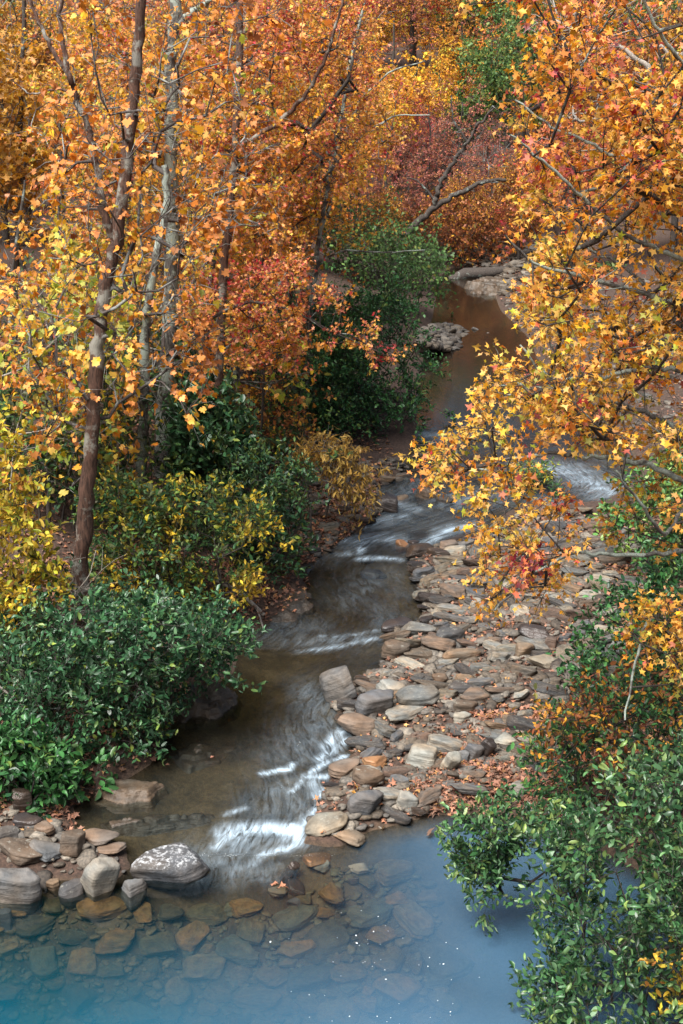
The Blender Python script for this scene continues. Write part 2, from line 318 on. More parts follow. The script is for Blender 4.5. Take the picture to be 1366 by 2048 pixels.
# ------------------------------------------------------------------ ground sheet
def axis(a, b, fine0, fine1, fs, grow=1.18):
    xs = list(np.arange(fine0, fine1, fs)); s = fs; x = xs[-1]
    while x < b: s *= grow; x += s; xs.append(x)
    s = fs; x = xs[0]; lo = []
    while x > a: s *= grow; x -= s; lo.append(x)
    return np.array(lo[::-1]+xs)
def grid(xs, ys):
    X, Y = np.meshgrid(xs, ys); nx, ny = len(xs), len(ys)
    i = (np.arange(ny-1)[:, None]*nx+np.arange(nx-1)[None]).ravel()
    return X, Y, np.stack([i, i+1, i+1+nx, i+nx], 1)
gx = axis(-1500, 1500, -4.5, 5.0, .07, 1.13); gy = axis(-300, 3000, 9.0, 24.0, .08, 1.06)
X, Y, F = grid(gx, gy); Z = height(X, Y)
sdv = poly_sd(np.stack([X.ravel(), Y.ravel()], 1), WPOLY)
g = mesh('ground', np.stack([X.ravel(), Y.ravel(), Z.ravel()], 1), F, ground_material(), {'wet': np.clip(.5-sdv/.12, 0, 1)}, True)
props(obj('ground', g), kind='structure')

# ------------------------------------------------------------------ water sheet
FOAM = [([(455, 1668), (480, 1660), (512, 1656), (560, 1658), (592, 1664)], .075, 1.25), ([(436, 1692), (455, 1672), (470, 1663)], .05, 1.0), ([(590, 1664), (600, 1684)], .06, .9),
        ([(522, 1708), (560, 1700), (594, 1690)], .04, .9), ([(505, 1730), (528, 1708)], .05, .6), ([(470, 1690), (500, 1680), (580, 1676)], .16, .35),
        ([(524, 1546), (560, 1541), (578, 1540), (586, 1528)], .03, 1.0), ([(612, 1556), (650, 1554)], .04, .9), ([(585, 1582), (612, 1556)], .03, .8), ([(622, 1556), (630, 1592)], .05, .7),
        ([(622, 1548), (652, 1524), (690, 1512)], .03, .9), ([(640, 1516), (665, 1500), (692, 1482)], .05, .8), ([(655, 1492), (680, 1464)], .07, .75), ([(640, 1592), (656, 1574)], .04, .7),
        ([(613, 1648), (622, 1630), (634, 1612)], .04, .8), ([(455, 1628), (490, 1616)], .025, .7), ([(400, 1720), (470, 1740), (520, 1740)], .2, .18),
        ([(570, 1580), (600, 1640)], .25, .16), ([(640, 1450), (600, 1500)], .3, .14),
        ([(600, 1302), (650, 1298), (700, 1288), (752, 1276)], .05, .4), ([(640, 1272), (700, 1270), (752, 1262)], .035, .3), ([(590, 1285), (650, 1280), (740, 1275)], .14, .15),
        ([(684, 1108), (715, 1104), (722, 1096)], .06, .7), ([(722, 1118), (760, 1116), (796, 1120)], .06, .7), ([(700, 1084), (760, 1074), (800, 1080)], .15, .45),
        ([(740, 1050), (800, 1034)], .15, .45), ([(850, 1092), (880, 1070), (905, 1056)], .10, .6), ([(880, 1062), (945, 1050)], .12, .5), ([(790, 1004), (830, 1020)], .12, .45),
        ([(1080, 935), (1150, 945), (1220, 985)], .35, .4), ([(1040, 985), (1130, 1010)], .2, .3), ([(850, 872), (940, 872)], .12, .35), ([(900, 1000), (1000, 990)], .3, .25), ([(760, 1150), (700, 1200)], .3, .08)]
wx = axis(-12, 12, -3.0, 4.2, .045, 1.15); wy = axis(-6, 60, 9.6, 24.5, .05, 1.1)
X, Y, F = grid(wx, wy); P2 = np.stack([X.ravel(), Y.ravel()], 1)
dw = poly_sd(P2, WPOLY)
foam = np.zeros(len(P2))
for pts, w, k in FOAM:
    q = ground(*np.array(pts, float).T)[:, :2]
    dmin = np.full(len(P2), 1e9)
    for a, b in zip(q[:-1], q[1:]):
        e = b-a; t = np.clip(((P2-a)@e)/(e@e), 0, 1); dmin = np.minimum(dmin, np.linalg.norm(P2-a-t[:, None]*e, axis=1))
    foam = np.maximum(foam, .8*k*np.exp(-(dmin/(w*1.25))**1.5)*(.45+.8*vnoise(P2[:, 0], P2[:, 1], 9, 31)))
yv = P2[:, 1]; xv = P2[:, 0]
rapid = np.interp(yv, [12.4, 13.0, 13.8, 16.2, 17.2, 18.1, 19.5, 20.6, 21.5, 23.5, 25, 27], [.10, .6, 1, 1, .35, .8, .5, .6, 1, 1, .7, .03])
side = xv-xc(yv)
calm_left = np.clip((side+.75)/.8, .12, 1)
calm_left = np.where((yv > 12.8) & (yv < 17.5), calm_left, 1)
rapid = rapid*calm_left*np.clip(np.clip((1.2-np.abs(side))/1.0, .06, 1)+np.clip((yv-13.0-.5*np.clip(side, 0, 3))/1.1, 0, 1)**2, .06, 1)
foam = np.maximum(foam, .11*np.clip(rapid-.25, 0, 1)*np.clip(vnoise(side*2.2+yv*.8, yv*1.6, 1, 6)*1.7-.45, 0, 1.2))  # faint base puts painted ripple glints into the foam mask
flow = np.stack([(side+.35*np.sin(yv*1.3))*7.0, yv*2.6, 0*xv], 1)
pool = yv < 13.0
flow[:, 0] = np.where(pool, side*7, flow[:, 0])
Zw = zw(yv) + rapid*(.030*(vnoise(flow[:, 0]*.6, flow[:, 1]*1.2, 1, 2)-.5)+.014*(vnoise(flow[:, 0]*2, flow[:, 1]*1.7, 1, 9)-.5))
depthk = np.clip((12.3-yv)/2.1, 0, 1)
sky_sheen = np.clip((xv+.3)/1.6, 0, 1)
murk_sheen = np.where(yv < 14.5, np.clip(.03+.66*depthk**1.5, 0, .70), .02+.04*np.clip(rapid-.2, 0, 1)*(.3+vnoise(side*1.5, yv*.9, 1, 12)))
murk_sheen = np.where(yv < 14.5, np.maximum(murk_sheen, sky_sheen*.50*np.clip((13.9-yv)/.7, 0, 1)), murk_sheen)  # right side: milky water plus painted pale blue sky reflection
murk_sheen = murk_sheen*np.clip(-dw/.35+.1, 0, 1)*np.where(yv < 14, .82+.36*vnoise(xv+yv*.4, yv, .9, 21), 1)
tannin = np.clip((yv-14.5)/1.0, 0, 1); murk_sheen = np.where(yv > 16, np.interp(yv, [16, 18, 24, 27, 30], [.05, .22, .2, .55, .78])*np.clip(-dw/.8, 0, 1), murk_sheen)
teal = np.clip(1-(xv+2.6)/3.4, 0, 1)
teal = np.where(yv > 14.5, .0, teal)
# keep only faces on or near the water
keep = (dw < .5)[F].any(1); F = F[keep]
used = np.unique(F); remap = np.full(len(P2), -1); remap[used] = np.arange(len(used)); F = remap[F]
V = np.stack([xv, yv, Zw], 1)[used]
wme = mesh('water', V, F, water_material(), {'foam': foam[used], 'tannin': tannin[used], 'rough': np.clip(rapid, .015, 1)[used], 'murk_sheen': murk_sheen[used], 'teal': teal[used], 'flow': flow[used]}, True)
props(obj('water', wme), kind='structure')

# ------------------------------------------------------------------ stones
def ico(sub):
    import bmesh
    bm = bmesh.new(); bmesh.ops.create_icosphere(bm, subdivisions=sub, radius=1); bm.verts.ensure_lookup_table()
    v = np.array([x.co[:] for x in bm.verts]); f = np.array([[q.index for q in p.verts] for p in bm.faces]); bm.free()
    return v, f
ICO3 = ico(4); ICO2 = ico(2); ICO1 = ico(1)
def rock_shape(seed, base=None, p=14, planes=11, flat=1.0, rough=.03, smooth=False):
    p = p*3.2 if p > 11 else p*1.6; planes = max(6, planes-3); r = np.random.default_rng(seed); v, f = base or ICO3
    n = r.normal(size=(planes, 3)); n[:, 2] *= .28; n /= np.linalg.norm(n, axis=1)[:, None]
    n = np.vstack([n, [[0.08, -.05, 1], [-.06, .06, -1]]]); n /= np.linalg.norm(n, axis=1)[:, None]
    d = np.concatenate([r.uniform(.55, 1.0, planes), [.8*flat, .8]])
    s = (np.maximum(v@n.T, 0)/d)**p
    rad = s.sum(1)**(-1/p)
    rad = np.minimum(rad, 1.25)
    w = v*rad[:, None]
    k = rough
    for fr, am in ((3, 1), (7, .5), (15, .25)):
        ph = r.uniform(0, 6, 3)
        nn = np.sin(w[:, 0]*fr+ph[0]+np.sin(w[:, 1]*fr*1.3+ph[1]))*np.sin(w[:, 1]*fr*.9+ph[2]+np.sin(w[:, 2]*fr*1.7))
        w = w*(1+k*am*nn)[:, None]
    w = w*(1+.02*(vnoise(w[:, 0]*3+w[:, 2]*5, w[:, 1]*3-w[:, 2]*4, 1.6, seed)-.5)*2+.012*(vnoise(w[:, 0]*9+w[:, 2]*11, w[:, 1]*9, 1, seed+2)-.5)*2)[:, None]
    # faint bedding steps
    w[:, :2] *= (1+.015*np.sign(np.sin(w[:, 2]*9+ph[0])))[:, None]
    m = np.abs(w).max(0); w = w/m
    return w, f
STONES = []   # (x, y, r) placed, for later
def put_stone(name, label, cat, group, px, py, w, h, mat, rot=0, tilt=(0, 0), seed=0, p=14, sink=.15, aspect=.72, zfun=None, planes=11):
    c = ground(px, py+h*.25)[0]; s = pxm(c[1]); W = w/s*1.12; H = h/s*1.02
    th = math.atan2(CAM_H-c[2], c[1])
    D = W*aspect; Hh = max(math.sqrt(max(H*H-(D*math.sin(th))**2, 0))/math.cos(th), .26*min(W, D), .06)*1.12
    v, f = rock_shape(seed, p=p, planes=planes); v = v*np.array([W/2, D/2, Hh/2])
    z = max(hz(c[0], c[1]), hz(c[0]-.3*W, c[1]), hz(c[0]+.3*W, c[1])) if zfun is None else zfun
    o = obj(name, mesh(name, v, f, mat, None, True), None, (c[0], c[1], z+Hh/2-sink*Hh))
    o.rotation_euler = (tilt[0], tilt[1], rot)
    props(o, label, cat, group); STONES.append((c[0], c[1], W/2, D/2))
    return o
GB = 'stones on the gravel bar'; GS = 'boulders at the left end of the pool'
H = [  # px, py, w, h, material, label, rot, tilt, seed, p
 (338, 1716, 150, 82, R_LICH, 'large dark boulder speckled with pale lichen beside the small waterfall', .1, (.05, -.08), 31, 9, GS),
 (36, 1772, 90, 84, R_GREY, 'blocky grey boulder standing in the pool at the left edge', .3, (.1, .1), 12, 14, GS),
 (204, 1758, 78, 88, R_PALE, 'tall craggy tan boulder left of the speckled one', .2, (.1, .35), 13, 16, GS),
 (264, 1770, 60, 50, R_GREY, 'small blue grey boulder between the craggy and the speckled boulders', .5, (0, 0), 14, 14, GS),
 (194, 1687, 88, 36, R_TAN, 'flat brown slab lying on top behind the craggy boulder', .1, (0, -.05), 15, 16, GS),
 (226, 1706, 56, 26, R_TAN, 'small tan slab under the flat brown slab', .2, (0, 0), 16, 14, GS),
 (48, 1724, 108, 36, R_BAR, 'long thin slab lying above the blocky grey boulder', -.2, (0, .1), 17, 16, GS),
 (98, 1722, 72, 34, R_GREY, 'long grey slab slanting down towards the craggy boulder', -.5, (0, .25), 18, 16, GS),
 (150, 1772, 62, 46, R_BAR, 'wedge shaped brown stone left of the craggy boulder', .2, (0, -.2), 19, 14, GS),
 (108, 1768, 28, 32, R_TAN, 'small tan stone standing between two boulders', .2, (0, 0), 20, 14, GS),
 (150, 1712, 60, 44, R_BAR, 'dark brown stone below the flat brown slab', .9, (0, 0), 21, 14, GS),
 (88, 1690, 46, 26, R_TAN, 'round buff stone at the back of the left spit', .2, (0, 0), 22, 12, GS),
 (55, 1668, 60, 30, R_DARK, 'dark stone in the shade under the green shrub', .2, (0, 0), 23, 12, GS),
 (10, 1700, 60, 34, R_BAR, 'brown slab at the left frame edge behind the boulders', .3, (0, 0), 24, 12, GS),
 (8, 1810, 40, 40, R_GREY, 'grey stone below the blocky boulder at the frame edge', .3, (0, 0), 25, 12, GS),
 (50, 1640, 44, 46, R_DARK, 'upright dark stone at the foot of the left bank', .3, (0, .1), 26, 14, GS),
 (682, 1388, 84, 62, R_GREY, 'big angular grey brown boulder leaning into the creek', -.5, (.1, -.45), 41, 18, GB),
 (751, 1427, 78, 50, R_GREY, 'square blocky grey boulder behind the smooth tan one', .1, (.05, 0), 42, 22, GB),
 (712, 1460, 76, 40, R_TAN, 'smooth rounded tan boulder beside the white water', .1, (0, .05), 43, 7, GB),
 (785, 1396, 66, 30, R_PALE, 'pale layered slab behind the square boulder', -.2, (0, .1), 44, 16, GB),
 (845, 1530, 62, 42, R_PALE, 'pale rounded grey white stone near the middle of the bar', .1, (0, .1), 45, 8, GB),
 (899, 1550, 34, 46, R_PALE, 'pale tan upright slab right of the whitish round stone', .1, (.5, .25), 46, 16, GB),
 (732, 1576, 72, 38, R_BAR, 'brown block with a pale top near the water edge', .05, (0, 0), 47, 16, GB),
 (734, 1558, 50, 18, R_PALE, 'white slab lying on the brown block', .05, (0, .05), 48, 16, GB),
 (730, 1624, 68, 44, R_GREY, 'grey brown angular boulder at the tip of the bar', .2, (0, .15), 49, 18, GB),
 (808, 1617, 54, 34, R_PALE, 'pale wedge shaped stone on the pool shore', -.3, (0, .25), 50, 16, GB),
 (684, 1553, 72, 32, R_TAN, 'rounded brown grey boulder at the water edge above the fall', .1, (0, -.15), 51, 8, GB),
 (745, 1538, 58, 28, R_ORANGE, 'orange brown flat topped stone on the bar', .1, (0, .05), 52, 18, GB),
 (656, 1655, 92, 34, R_BAR, 'long dark slab pointing into the creek at the waterfall', .35, (0, -.3), 53, 14, GB),
 (696, 1677, 66, 28, R_TAN, 'mottled slab at the corner of the pool', -.25, (0, .25), 54, 14, GB),
 (1037, 1598, 44, 32, R_PALE, 'white stone alone among the fallen leaves', .1, (0, .1), 55, 9, GB),
 (1012, 1504, 54, 26, R_PALE, 'pale grey flat stone at the right of the bar', -.1, (0, 0), 56, 14, GB),
 (947, 1527, 36, 36, R_GREY, 'grey square stone left of a dark slanting slab', .5, (.2, .1), 57, 14, GB),
 (972, 1522, 30, 42, R_DARK, 'dark slanting slab right of the grey square stone', .3, (.4, .3), 58, 14, GB),
 (926, 1535, 26, 26, R_GREY, 'small blue grey round stone in the leaves', .1, (0, 0), 59, 8, GB),
 (1108, 1442, 46, 20, R_TAN, 'flat tan stone beside the right bank shrub', .1, (0, 0), 60, 14, GB),
 (925, 1463, 38, 22, R_PALE, 'pale mossy edged block in the middle of the bar', .1, (0, .05), 61, 18, GB),
 (930, 1447, 48, 24, R_BAR, 'olive brown stone behind the mossy edged block', .1, (0, 0), 62, 9, GB),
 (845, 1416, 100, 28, R_BAR, 'long olive slab crossing the bar', .15, (0, -.1), 63, 16, GB),
 (880, 1385, 36, 20, R_BAR, 'dark brown block near the long olive slab', .1, (0, 0), 64, 16, GB),
 (915, 1402, 60, 26, R_BAR, 'layered grey slab above the long olive slab', -.1, (0, .1), 65, 16, GB),
 (1090, 1345, 72, 28, R_BAR, 'reddish brown block at the right end of the bar', -.15, (0, .1), 66, 18, GB),
 (1045, 1322, 46, 32, R_TAN, 'curved tan stone left of the reddish brown block', .1, (0, .1), 67, 9, GB),
 (1070, 1292, 66, 26, R_DARK, 'dark brown boulder high on the bar', -.1, (0, .1), 68, 12, GB),
 (1102, 1310, 30, 22, R_BAR, 'small round brown stone right of the dark boulder', .1, (0, 0), 69, 8, GB),
 (955, 1224, 38, 28, R_PALE, 'round white stone under the hanging yellow leaves', .1, (0, 0), 70, 8, GB),
 (898, 1290, 60, 28, R_BAR, 'rounded grey brown boulder in the upper bar', .1, (0, 0), 71, 8, GB),
 (786, 1310, 62, 36, R_BAR, 'dark moss stained stone at the ripple', .1, (0, 0), 72, 10, GB),
 (790, 1250, 70, 22, R_DARK, 'black wet slab on the waterline at the ripple', .1, (0, 0), 73, 10, GB),
 (835, 1265, 76, 26, R_BAR, 'brown slab behind the black wet slab', .1, (0, 0), 74, 10, GB),
 (803, 1081, 36, 26, R_ORANGE, 'orange brown rounded stone standing in the rapids', .1, (0, 0), 75, 8, GB),
 (828, 1080, 26, 22, R_DARK, 'dark stone beside the orange brown one in the rapids', .1, (0, 0), 76, 10, GB),
 (830, 1055, 50, 16, R_DARK, 'flat black stone above the orange brown one', .1, (0, 0), 77, 12, GB),
 (748, 1133, 52, 20, R_DARK, 'flat black stone alone in midstream', -.1, (0, .05), 78, 16, GB),
 (897, 1101, 42, 18, R_TAN, 'rounded brown stone at the head of the bar', .1, (0, 0), 79, 8, GB),
 (735, 1106, 34, 16, R_DARK, 'low dark stone just upstream of the midstream stone', .1, (0, 0), 80, 10, GB),
 (876, 1116, 46, 18, R_DARK, 'dark wet slab at the head of the bar', .1, (0, 0), 81, 10, GB),
 (1172, 1605, 56, 24, R_TAN, 'pinkish flat stone by the right bank shrub', .1, (0, 0), 82, 12, GB),
 (630, 1706, 64, 26, R_ORANGE, 'wet orange slab at the foot of the waterfall', .1, (0, 0), 83, 10, GB),
 (646, 1717, 38, 20, R_PALE, 'pale pointed stone on the wet orange slab', .4, (0, -.2), 84, 16, GB),
 (578, 1722, 30, 44, R_DARK, 'dark splintered upright stone below the waterfall', .5, (.3, .5), 85, 18, GB),
 (590, 1738, 50, 18, R_DARK, 'dark splintered slab leaning at the pool edge', -.6, (0, .4), 86, 18, GB),
 (555, 1742, 50, 18, R_BAR, 'low brown stone at the left of the splintered slabs', .3, (0, 0), 87, 14, GB),
 (588, 1756, 36, 14, R_GREY, 'small grey stone barely above the pool', .1, (0, 0), 88, 14, GB),
 (720, 1716, 50, 20, R_PALE, 'white flat stone standing out of the clear pool', .05, (0, -.05), 89, 18, GB),
 (710, 1733, 30, 12, R_DARK, 'thin dark stone in front of the white flat one', .05, (0, 0), 90, 14, GB),
 (905, 865, 60, 16, R_PALE, 'pale flat rock at the outlet of the upper pool', .1, (0, 0), 91, 12, GB),
 (1075, 955, 60, 40, R_DARK, 'mossy dark rock in the upper rapids', .1, (0, 0), 92, 9, GB),
 (855, 985, 46, 30, R_BAR, 'brown stone at the top of the rapids', -.3, (0, .2), 93, 10, GB),
 (885, 995, 40, 24, R_BAR, 'olive stone right of the brown one atop the rapids', -.3, (0, .1), 94, 10, GB),
 (775, 1010, 52, 30, R_DARK, 'dark boulder on the left bank of the rapids', -.4, (0, .3), 95, 10, GB),
 (805, 990, 32, 20, R_TAN, 'tan stone behind the dark boulder', .1, (0, 0), 96, 9, GB),
]
for (px, py, w, h, mt, lab, rot, tilt, seed, p, grp) in H:
    put_stone('boulder' if w > 70 else 'stone', lab, 'boulder' if w > 70 else 'stone', grp, px, py, w, h, mt, rot, tilt, seed, p)

def in_poly(P, poly): return poly_sd(P, poly) < 0
def pxpoly(pts): a = np.array(pts, float); return ground(a[:, 0], a[:, 1])[:, :2]
# scatter of bar stones
BAR = pxpoly([(835, 1110), (900, 1085), (980, 1060), (1060, 1030), (1200, 1040), (1290, 1120), (1300, 1250), (1250, 1400), (1180, 1520), (1080, 1570), (990, 1600), (900, 1612), (820, 1640), (740, 1664), (640, 1685), (625, 1650), (640, 1600), (655, 1560), (700, 1530), (720, 1475),
              (690, 1440), (655, 1405), (700, 1380), (775, 1320), (790, 1262), (845, 1245), (845, 1200), (828, 1160)])
LBK = pxpoly([(600, 960), (740, 940), (780, 1010), (730, 1050), (690, 1075), (640, 1110), (590, 1130), (560, 1060)])
UPR = pxpoly([(760, 930), (960, 905), (1010, 960), (930, 1000), (850, 1030), (790, 1035), (760, 1000)])
protos = [rock_shape(200+i, ICO3 if i < 26 else ICO2, p=[8, 12, 16, 20][i % 4], planes=[9, 12][i % 2]) for i in range(26)]
pmesh = {}
def proto_mesh(i, mat):
    k = (i, mat.name)
    if k not in pmesh: pmesh[k] = mesh('stone', protos[i][0]*.5, protos[i][1], mat, None, True)
    return pmesh[k]
placed = [(s[0], s[1], .8*max(s[2], s[3])) for s in STONES]
SPIT = pxpoly([(-80, 1640), (60, 1650), (240, 1665), (262, 1740), (230, 1765), (0, 1780), (-80, 1790)])
def dart(poly, n, smin, smax, power, over=.72, tries=60000):
    lo, hi = poly.min(0), poly.max(0); out = []
    sizes = np.sort(smin+(smax-smin)*RNG.random(n)**power)[::-1]; k = 0
    P = lo+(hi-lo)*RNG.random((tries, 2)); P = P[in_poly(P, poly)]; j = 0
    for s in sizes:
        for _ in range(26):
            if j >= len(P): return out
            c = P[j]; j += 1
            if all((c[0]-q[0])**2*.8+(c[1]-q[1])**2*1.6 > (over*(s*.5+q[2]))**2 for q in placed):
                placed.append((c[0], c[1], s*.5)); out.append((c[0], c[1], s)); break
    return out
BARM = [R_BAR, R_BAR, R_BAR, R_GREY, R_TAN, R_PALE]
TONE = {R_BAR.name: 'brown', R_GREY.name: 'grey', R_TAN.name: 'tan', R_PALE.name: 'pale', R_DARK.name: 'dark wet'}
def place_slab(x, y, s, mat, label, cat, grp, zoff=0):
    i = RNG.integers(0, 24); o = obj('stone', proto_mesh(int(i), mat))
    asp = RNG.uniform(.42, .8); th = RNG.uniform(.16, .34)*s
    o.scale = (s, s*asp, max(th, .05)); z = hz(x, y)
    o.location = (x, y, z+o.scale[2]*.30+zoff)
    o.rotation_euler = (RNG.normal(-.20, .14), RNG.normal(.05, .15), RNG.normal(.05, .55))
    props(o, label, cat, grp); return o
import re as _re
HEROES = []
for (px, py, w, h, mt, lab, rot, tilt, seed, p, grp) in H:
    c = ground(px, py)[0]; short = _re.split(r' (?:beside|standing|lying|left|right|between|behind|above|under|slanting|below|at|near|in|on|leaning|alone|pointing|crossing|just|high|by|barely|out|just upstream)\b', lab)[0]
    HEROES.append([c[0], c[1], short, lab])
_n = {}
for q in HEROES: _n[q[2]] = _n.get(q[2], 0)+1
HEROES = [q for q in HEROES if _n[q[2]] == 1]
ORD = ['nearest', 'second', 'third', 'fourth', 'fifth', 'sixth', 'seventh', 'eighth', 'ninth', 'tenth', 'eleventh', 'twelfth']+[f'{q}th' for q in range(13, 80)]
def relabel(items, noun):
    """name each stone by its look and by the marked stone it lies next to"""
    groups = {}
    for o, x, y, tone, s in items:
        d = [math.hypot(x-q[0], (y-q[1])*.8) for q in HEROES]; k = int(np.argmin(d)); q = HEROES[k]; dx, dy = x-q[0], (y-q[1])*.8
        w = ('right of' if dx > 0 else 'left of') if abs(dx) > abs(dy) else ('behind' if dy > 0 else 'in front of')
        sz = 'large' if s > .42 else 'medium' if s > .29 else 'small'
        groups.setdefault((f'{sz} {tone} {noun}', w, q[2]), []).append((d[k], o))
    for (a, w, b), L in groups.items():
        L.sort(key=lambda t: t[0])
        for i, (_, o) in enumerate(L): o['label'] = f'{a} {w} the {b}'+('' if len(L) == 1 else f', {ORD[min(i, 78)]} one')
def zone(x, y):
    """where on the bar, in words that the photo shows"""
    d = poly_sd(np.array([[x, y]]), WPOLY)[0]
    if d < .22: return 'at the water edge of the bar'
    if y < 15.2: return 'among fallen leaves at the near end of the bar'
    if y < 17.3: return 'in the dry middle of the bar'
    if x > 2.4: return 'at the back of the bar near the right bank'
    return 'at the far end of the bar below the hanging branches'
bar_items = []
for (x, y, s) in dart(BAR, 250, .24, .60, 1.3, .47):
    d = poly_sd(np.array([[x, y]]), WPOLY)[0]
    mat = R_DARK if d < .15 and RNG.random() < .6 else BARM[RNG.integers(0, 6)]
    o = place_slab(x, y, s, mat, f"{TONE[mat.name]} {'slab' if s > .3 else 'stone'} {zone(x, y)}", 'stone', GB); bar_items.append((o, x, y, TONE[mat.name], s))
relabel(bar_items, 'slab')
bank_items = []
for poly, n, lab, grp in ((LBK, 24, 'lying in fallen leaves on the left bank', 'stones on the left bank'), (UPR, 24, 'beside the upper rapids', 'stones around the upper rapids')):
    for (x, y, s) in dart(poly, n, .18, .5, 1.6, .7):
        mat = [R_DARK, R_BAR, R_BAR, R_TAN][RNG.integers(0, 4)]
        o = place_slab(x, y, s, mat, 'slab '+lab, 'stone', grp); bank_items.append((o, x, y, TONE[mat.name], s))
relabel(bank_items, 'bankside slab')
# gravel: everything smaller, one uncountable mass
def gravel(name, polys, n, s0, s1, mat, zoff=0.0):
    v0, f0 = rock_shape(5, ICO2, p=8, rough=.05); Vs, Fs, k = [], [], 0
    shapes = [rock_shape(600+i, ICO2, p=14)[0] for i in range(8)]
    for poly, m in polys:
        lo, hi = poly.min(0), poly.max(0); P = lo+(hi-lo)*RNG.random((m*3, 2)); P = P[in_poly(P, poly)][:m]
        zz = height(P[:, 0], P[:, 1])
        for (x, y), z in zip(P, zz):
            s = s0+(s1-s0)*RNG.random()**2.2; a = RNG.random()*6.28; c_, s_ = math.cos(a), math.sin(a)
            w = shapes[RNG.integers(0, 8)]*np.array([s, s*RNG.uniform(.5, .9), s*RNG.uniform(.18, .38)])*.5
            w = np.stack([w[:, 0]*c_-w[:, 1]*s_, w[:, 0]*s_+w[:, 1]*c_, w[:, 2]+RNG.normal(0, .2)*w[:, 0]], 1)
            Vs.append(w+np.array([x, y, z+zoff+s*.05])); Fs.append(f0+k); k += len(v0)
    o = obj(name, mesh(name, np.vstack(Vs), np.vstack(Fs), mat, None, False)); props(o, kind='stuff'); return o
def gravel_material():
    m, n, l = nmat('gravel'); ge = N(n, 'ShaderNodeNewGeometry'); r = ramp(n, [(0, (.06, .05, .042)), (.3, (.12, .095, .07)), (.55, (.17, .15, .125)), (.8, (.10, .095, .09)), (1, (.27, .24, .20))])
    l.new(ge.outputs['Random Per Island'], r.inputs[0]); p = N(n, 'ShaderNodeBsdfPrincipled'); p.inputs['Roughness'].default_value = .8
    no = N(n, 'ShaderNodeTexNoise'); no.inputs['Scale'].default_value = 30; no.inputs['Detail'].default_value = 6; l.new(ge.outputs['Position'], no.inputs['Vector'])
    b = N(n, 'ShaderNodeBump'); b.inputs['Strength'].default_value = .6; b.inputs['Distance'].default_value = .02; l.new(no.outputs[0], b.inputs['Height']); l.new(b.outputs[0], p.inputs['Normal'])
    mu = N(n, 'ShaderNodeMixRGB', blend_type='MULTIPLY'); mu.inputs[0].default_value = 1; r2 = ramp(n, [(.35, (.42, .42, .42)), (.65, (1.0, .96, .9))]); l.new(no.outputs[0], r2.inputs[0])
    l.new(r.outputs[0], mu.inputs[1]); l.new(r2.outputs[0], mu.inputs[2]); l.new(mu.outputs[0], p.inputs['Base Color'])
    o = N(n, 'ShaderNodeOutputMaterial'); l.new(p.outputs[0], o.inputs[0]); return m
M_GRAV = gravel_material()
FARBAR = pxpoly([(835, 700), (870, 672), (905, 655), (960, 652), (985, 668), (950, 690), (880, 708), (840, 720)])
FARBK = pxpoly([(1000, 600), (1100, 560), (1400, 580), (1450, 860), (1270, 880), (1100, 760), (1060, 680)])
gravel('gravel', [(BAR, 4200), (LBK, 800), (UPR, 600), (FARBK, 1500), (SPIT, 160)], 800, .05, .30, M_GRAV)
gravel('gravel_bar', [(FARBAR, 900)], 900, .12, .5, M_GRAV, .34)
PEND = pxpoly([(880, 500), (1080, 505), (1090, 590), (1000, 600), (985, 560), (930, 540)])
gravel('cobbles', [(PEND, 500)], 500, .15, .6, M_GRAV, .05)
# sunken stones
BED = pxpoly([(-60, 1785), (150, 1790), (300, 1780), (430, 1750), (560, 1770), (640, 1735), (760, 1700), (860, 1720), (900, 1850), (860, 2100), (300, 2200), (-100, 2200)])
placed = []; bed_items = []
for (x, y, s) in dart(BED, 290, .12, .60, 1.7, .66):
    i = int(RNG.integers(0, 24)); o = obj('sunken_stone', proto_mesh(i, R_BED)); o.scale = (s, s*RNG.uniform(.6, .95), s*.22)
    o.location = (x, y, hz(x, y)+.02); o.rotation_euler = (RNG.normal(0, .08), RNG.normal(0, .08), RNG.uniform(0, 6.28))
    zn = 'in the clear shallows near the boulders' if y > 12.3 and x < 0 else 'in the pale shallows below the bar' if y > 12.3 else 'in the deeper teal water at the bottom left' if x < 0 else 'in the pale blue water right of the middle'
    sz = 'large broad' if s > .4 else 'medium' if s > .24 else 'small'
    props(o, f'{sz} ochre stone lying under water {zn}', 'sunken stone', 'stones under the pool water'); bed_items.append((o, x, y, 'sunken', s))
relabel(bed_items, 'stone')

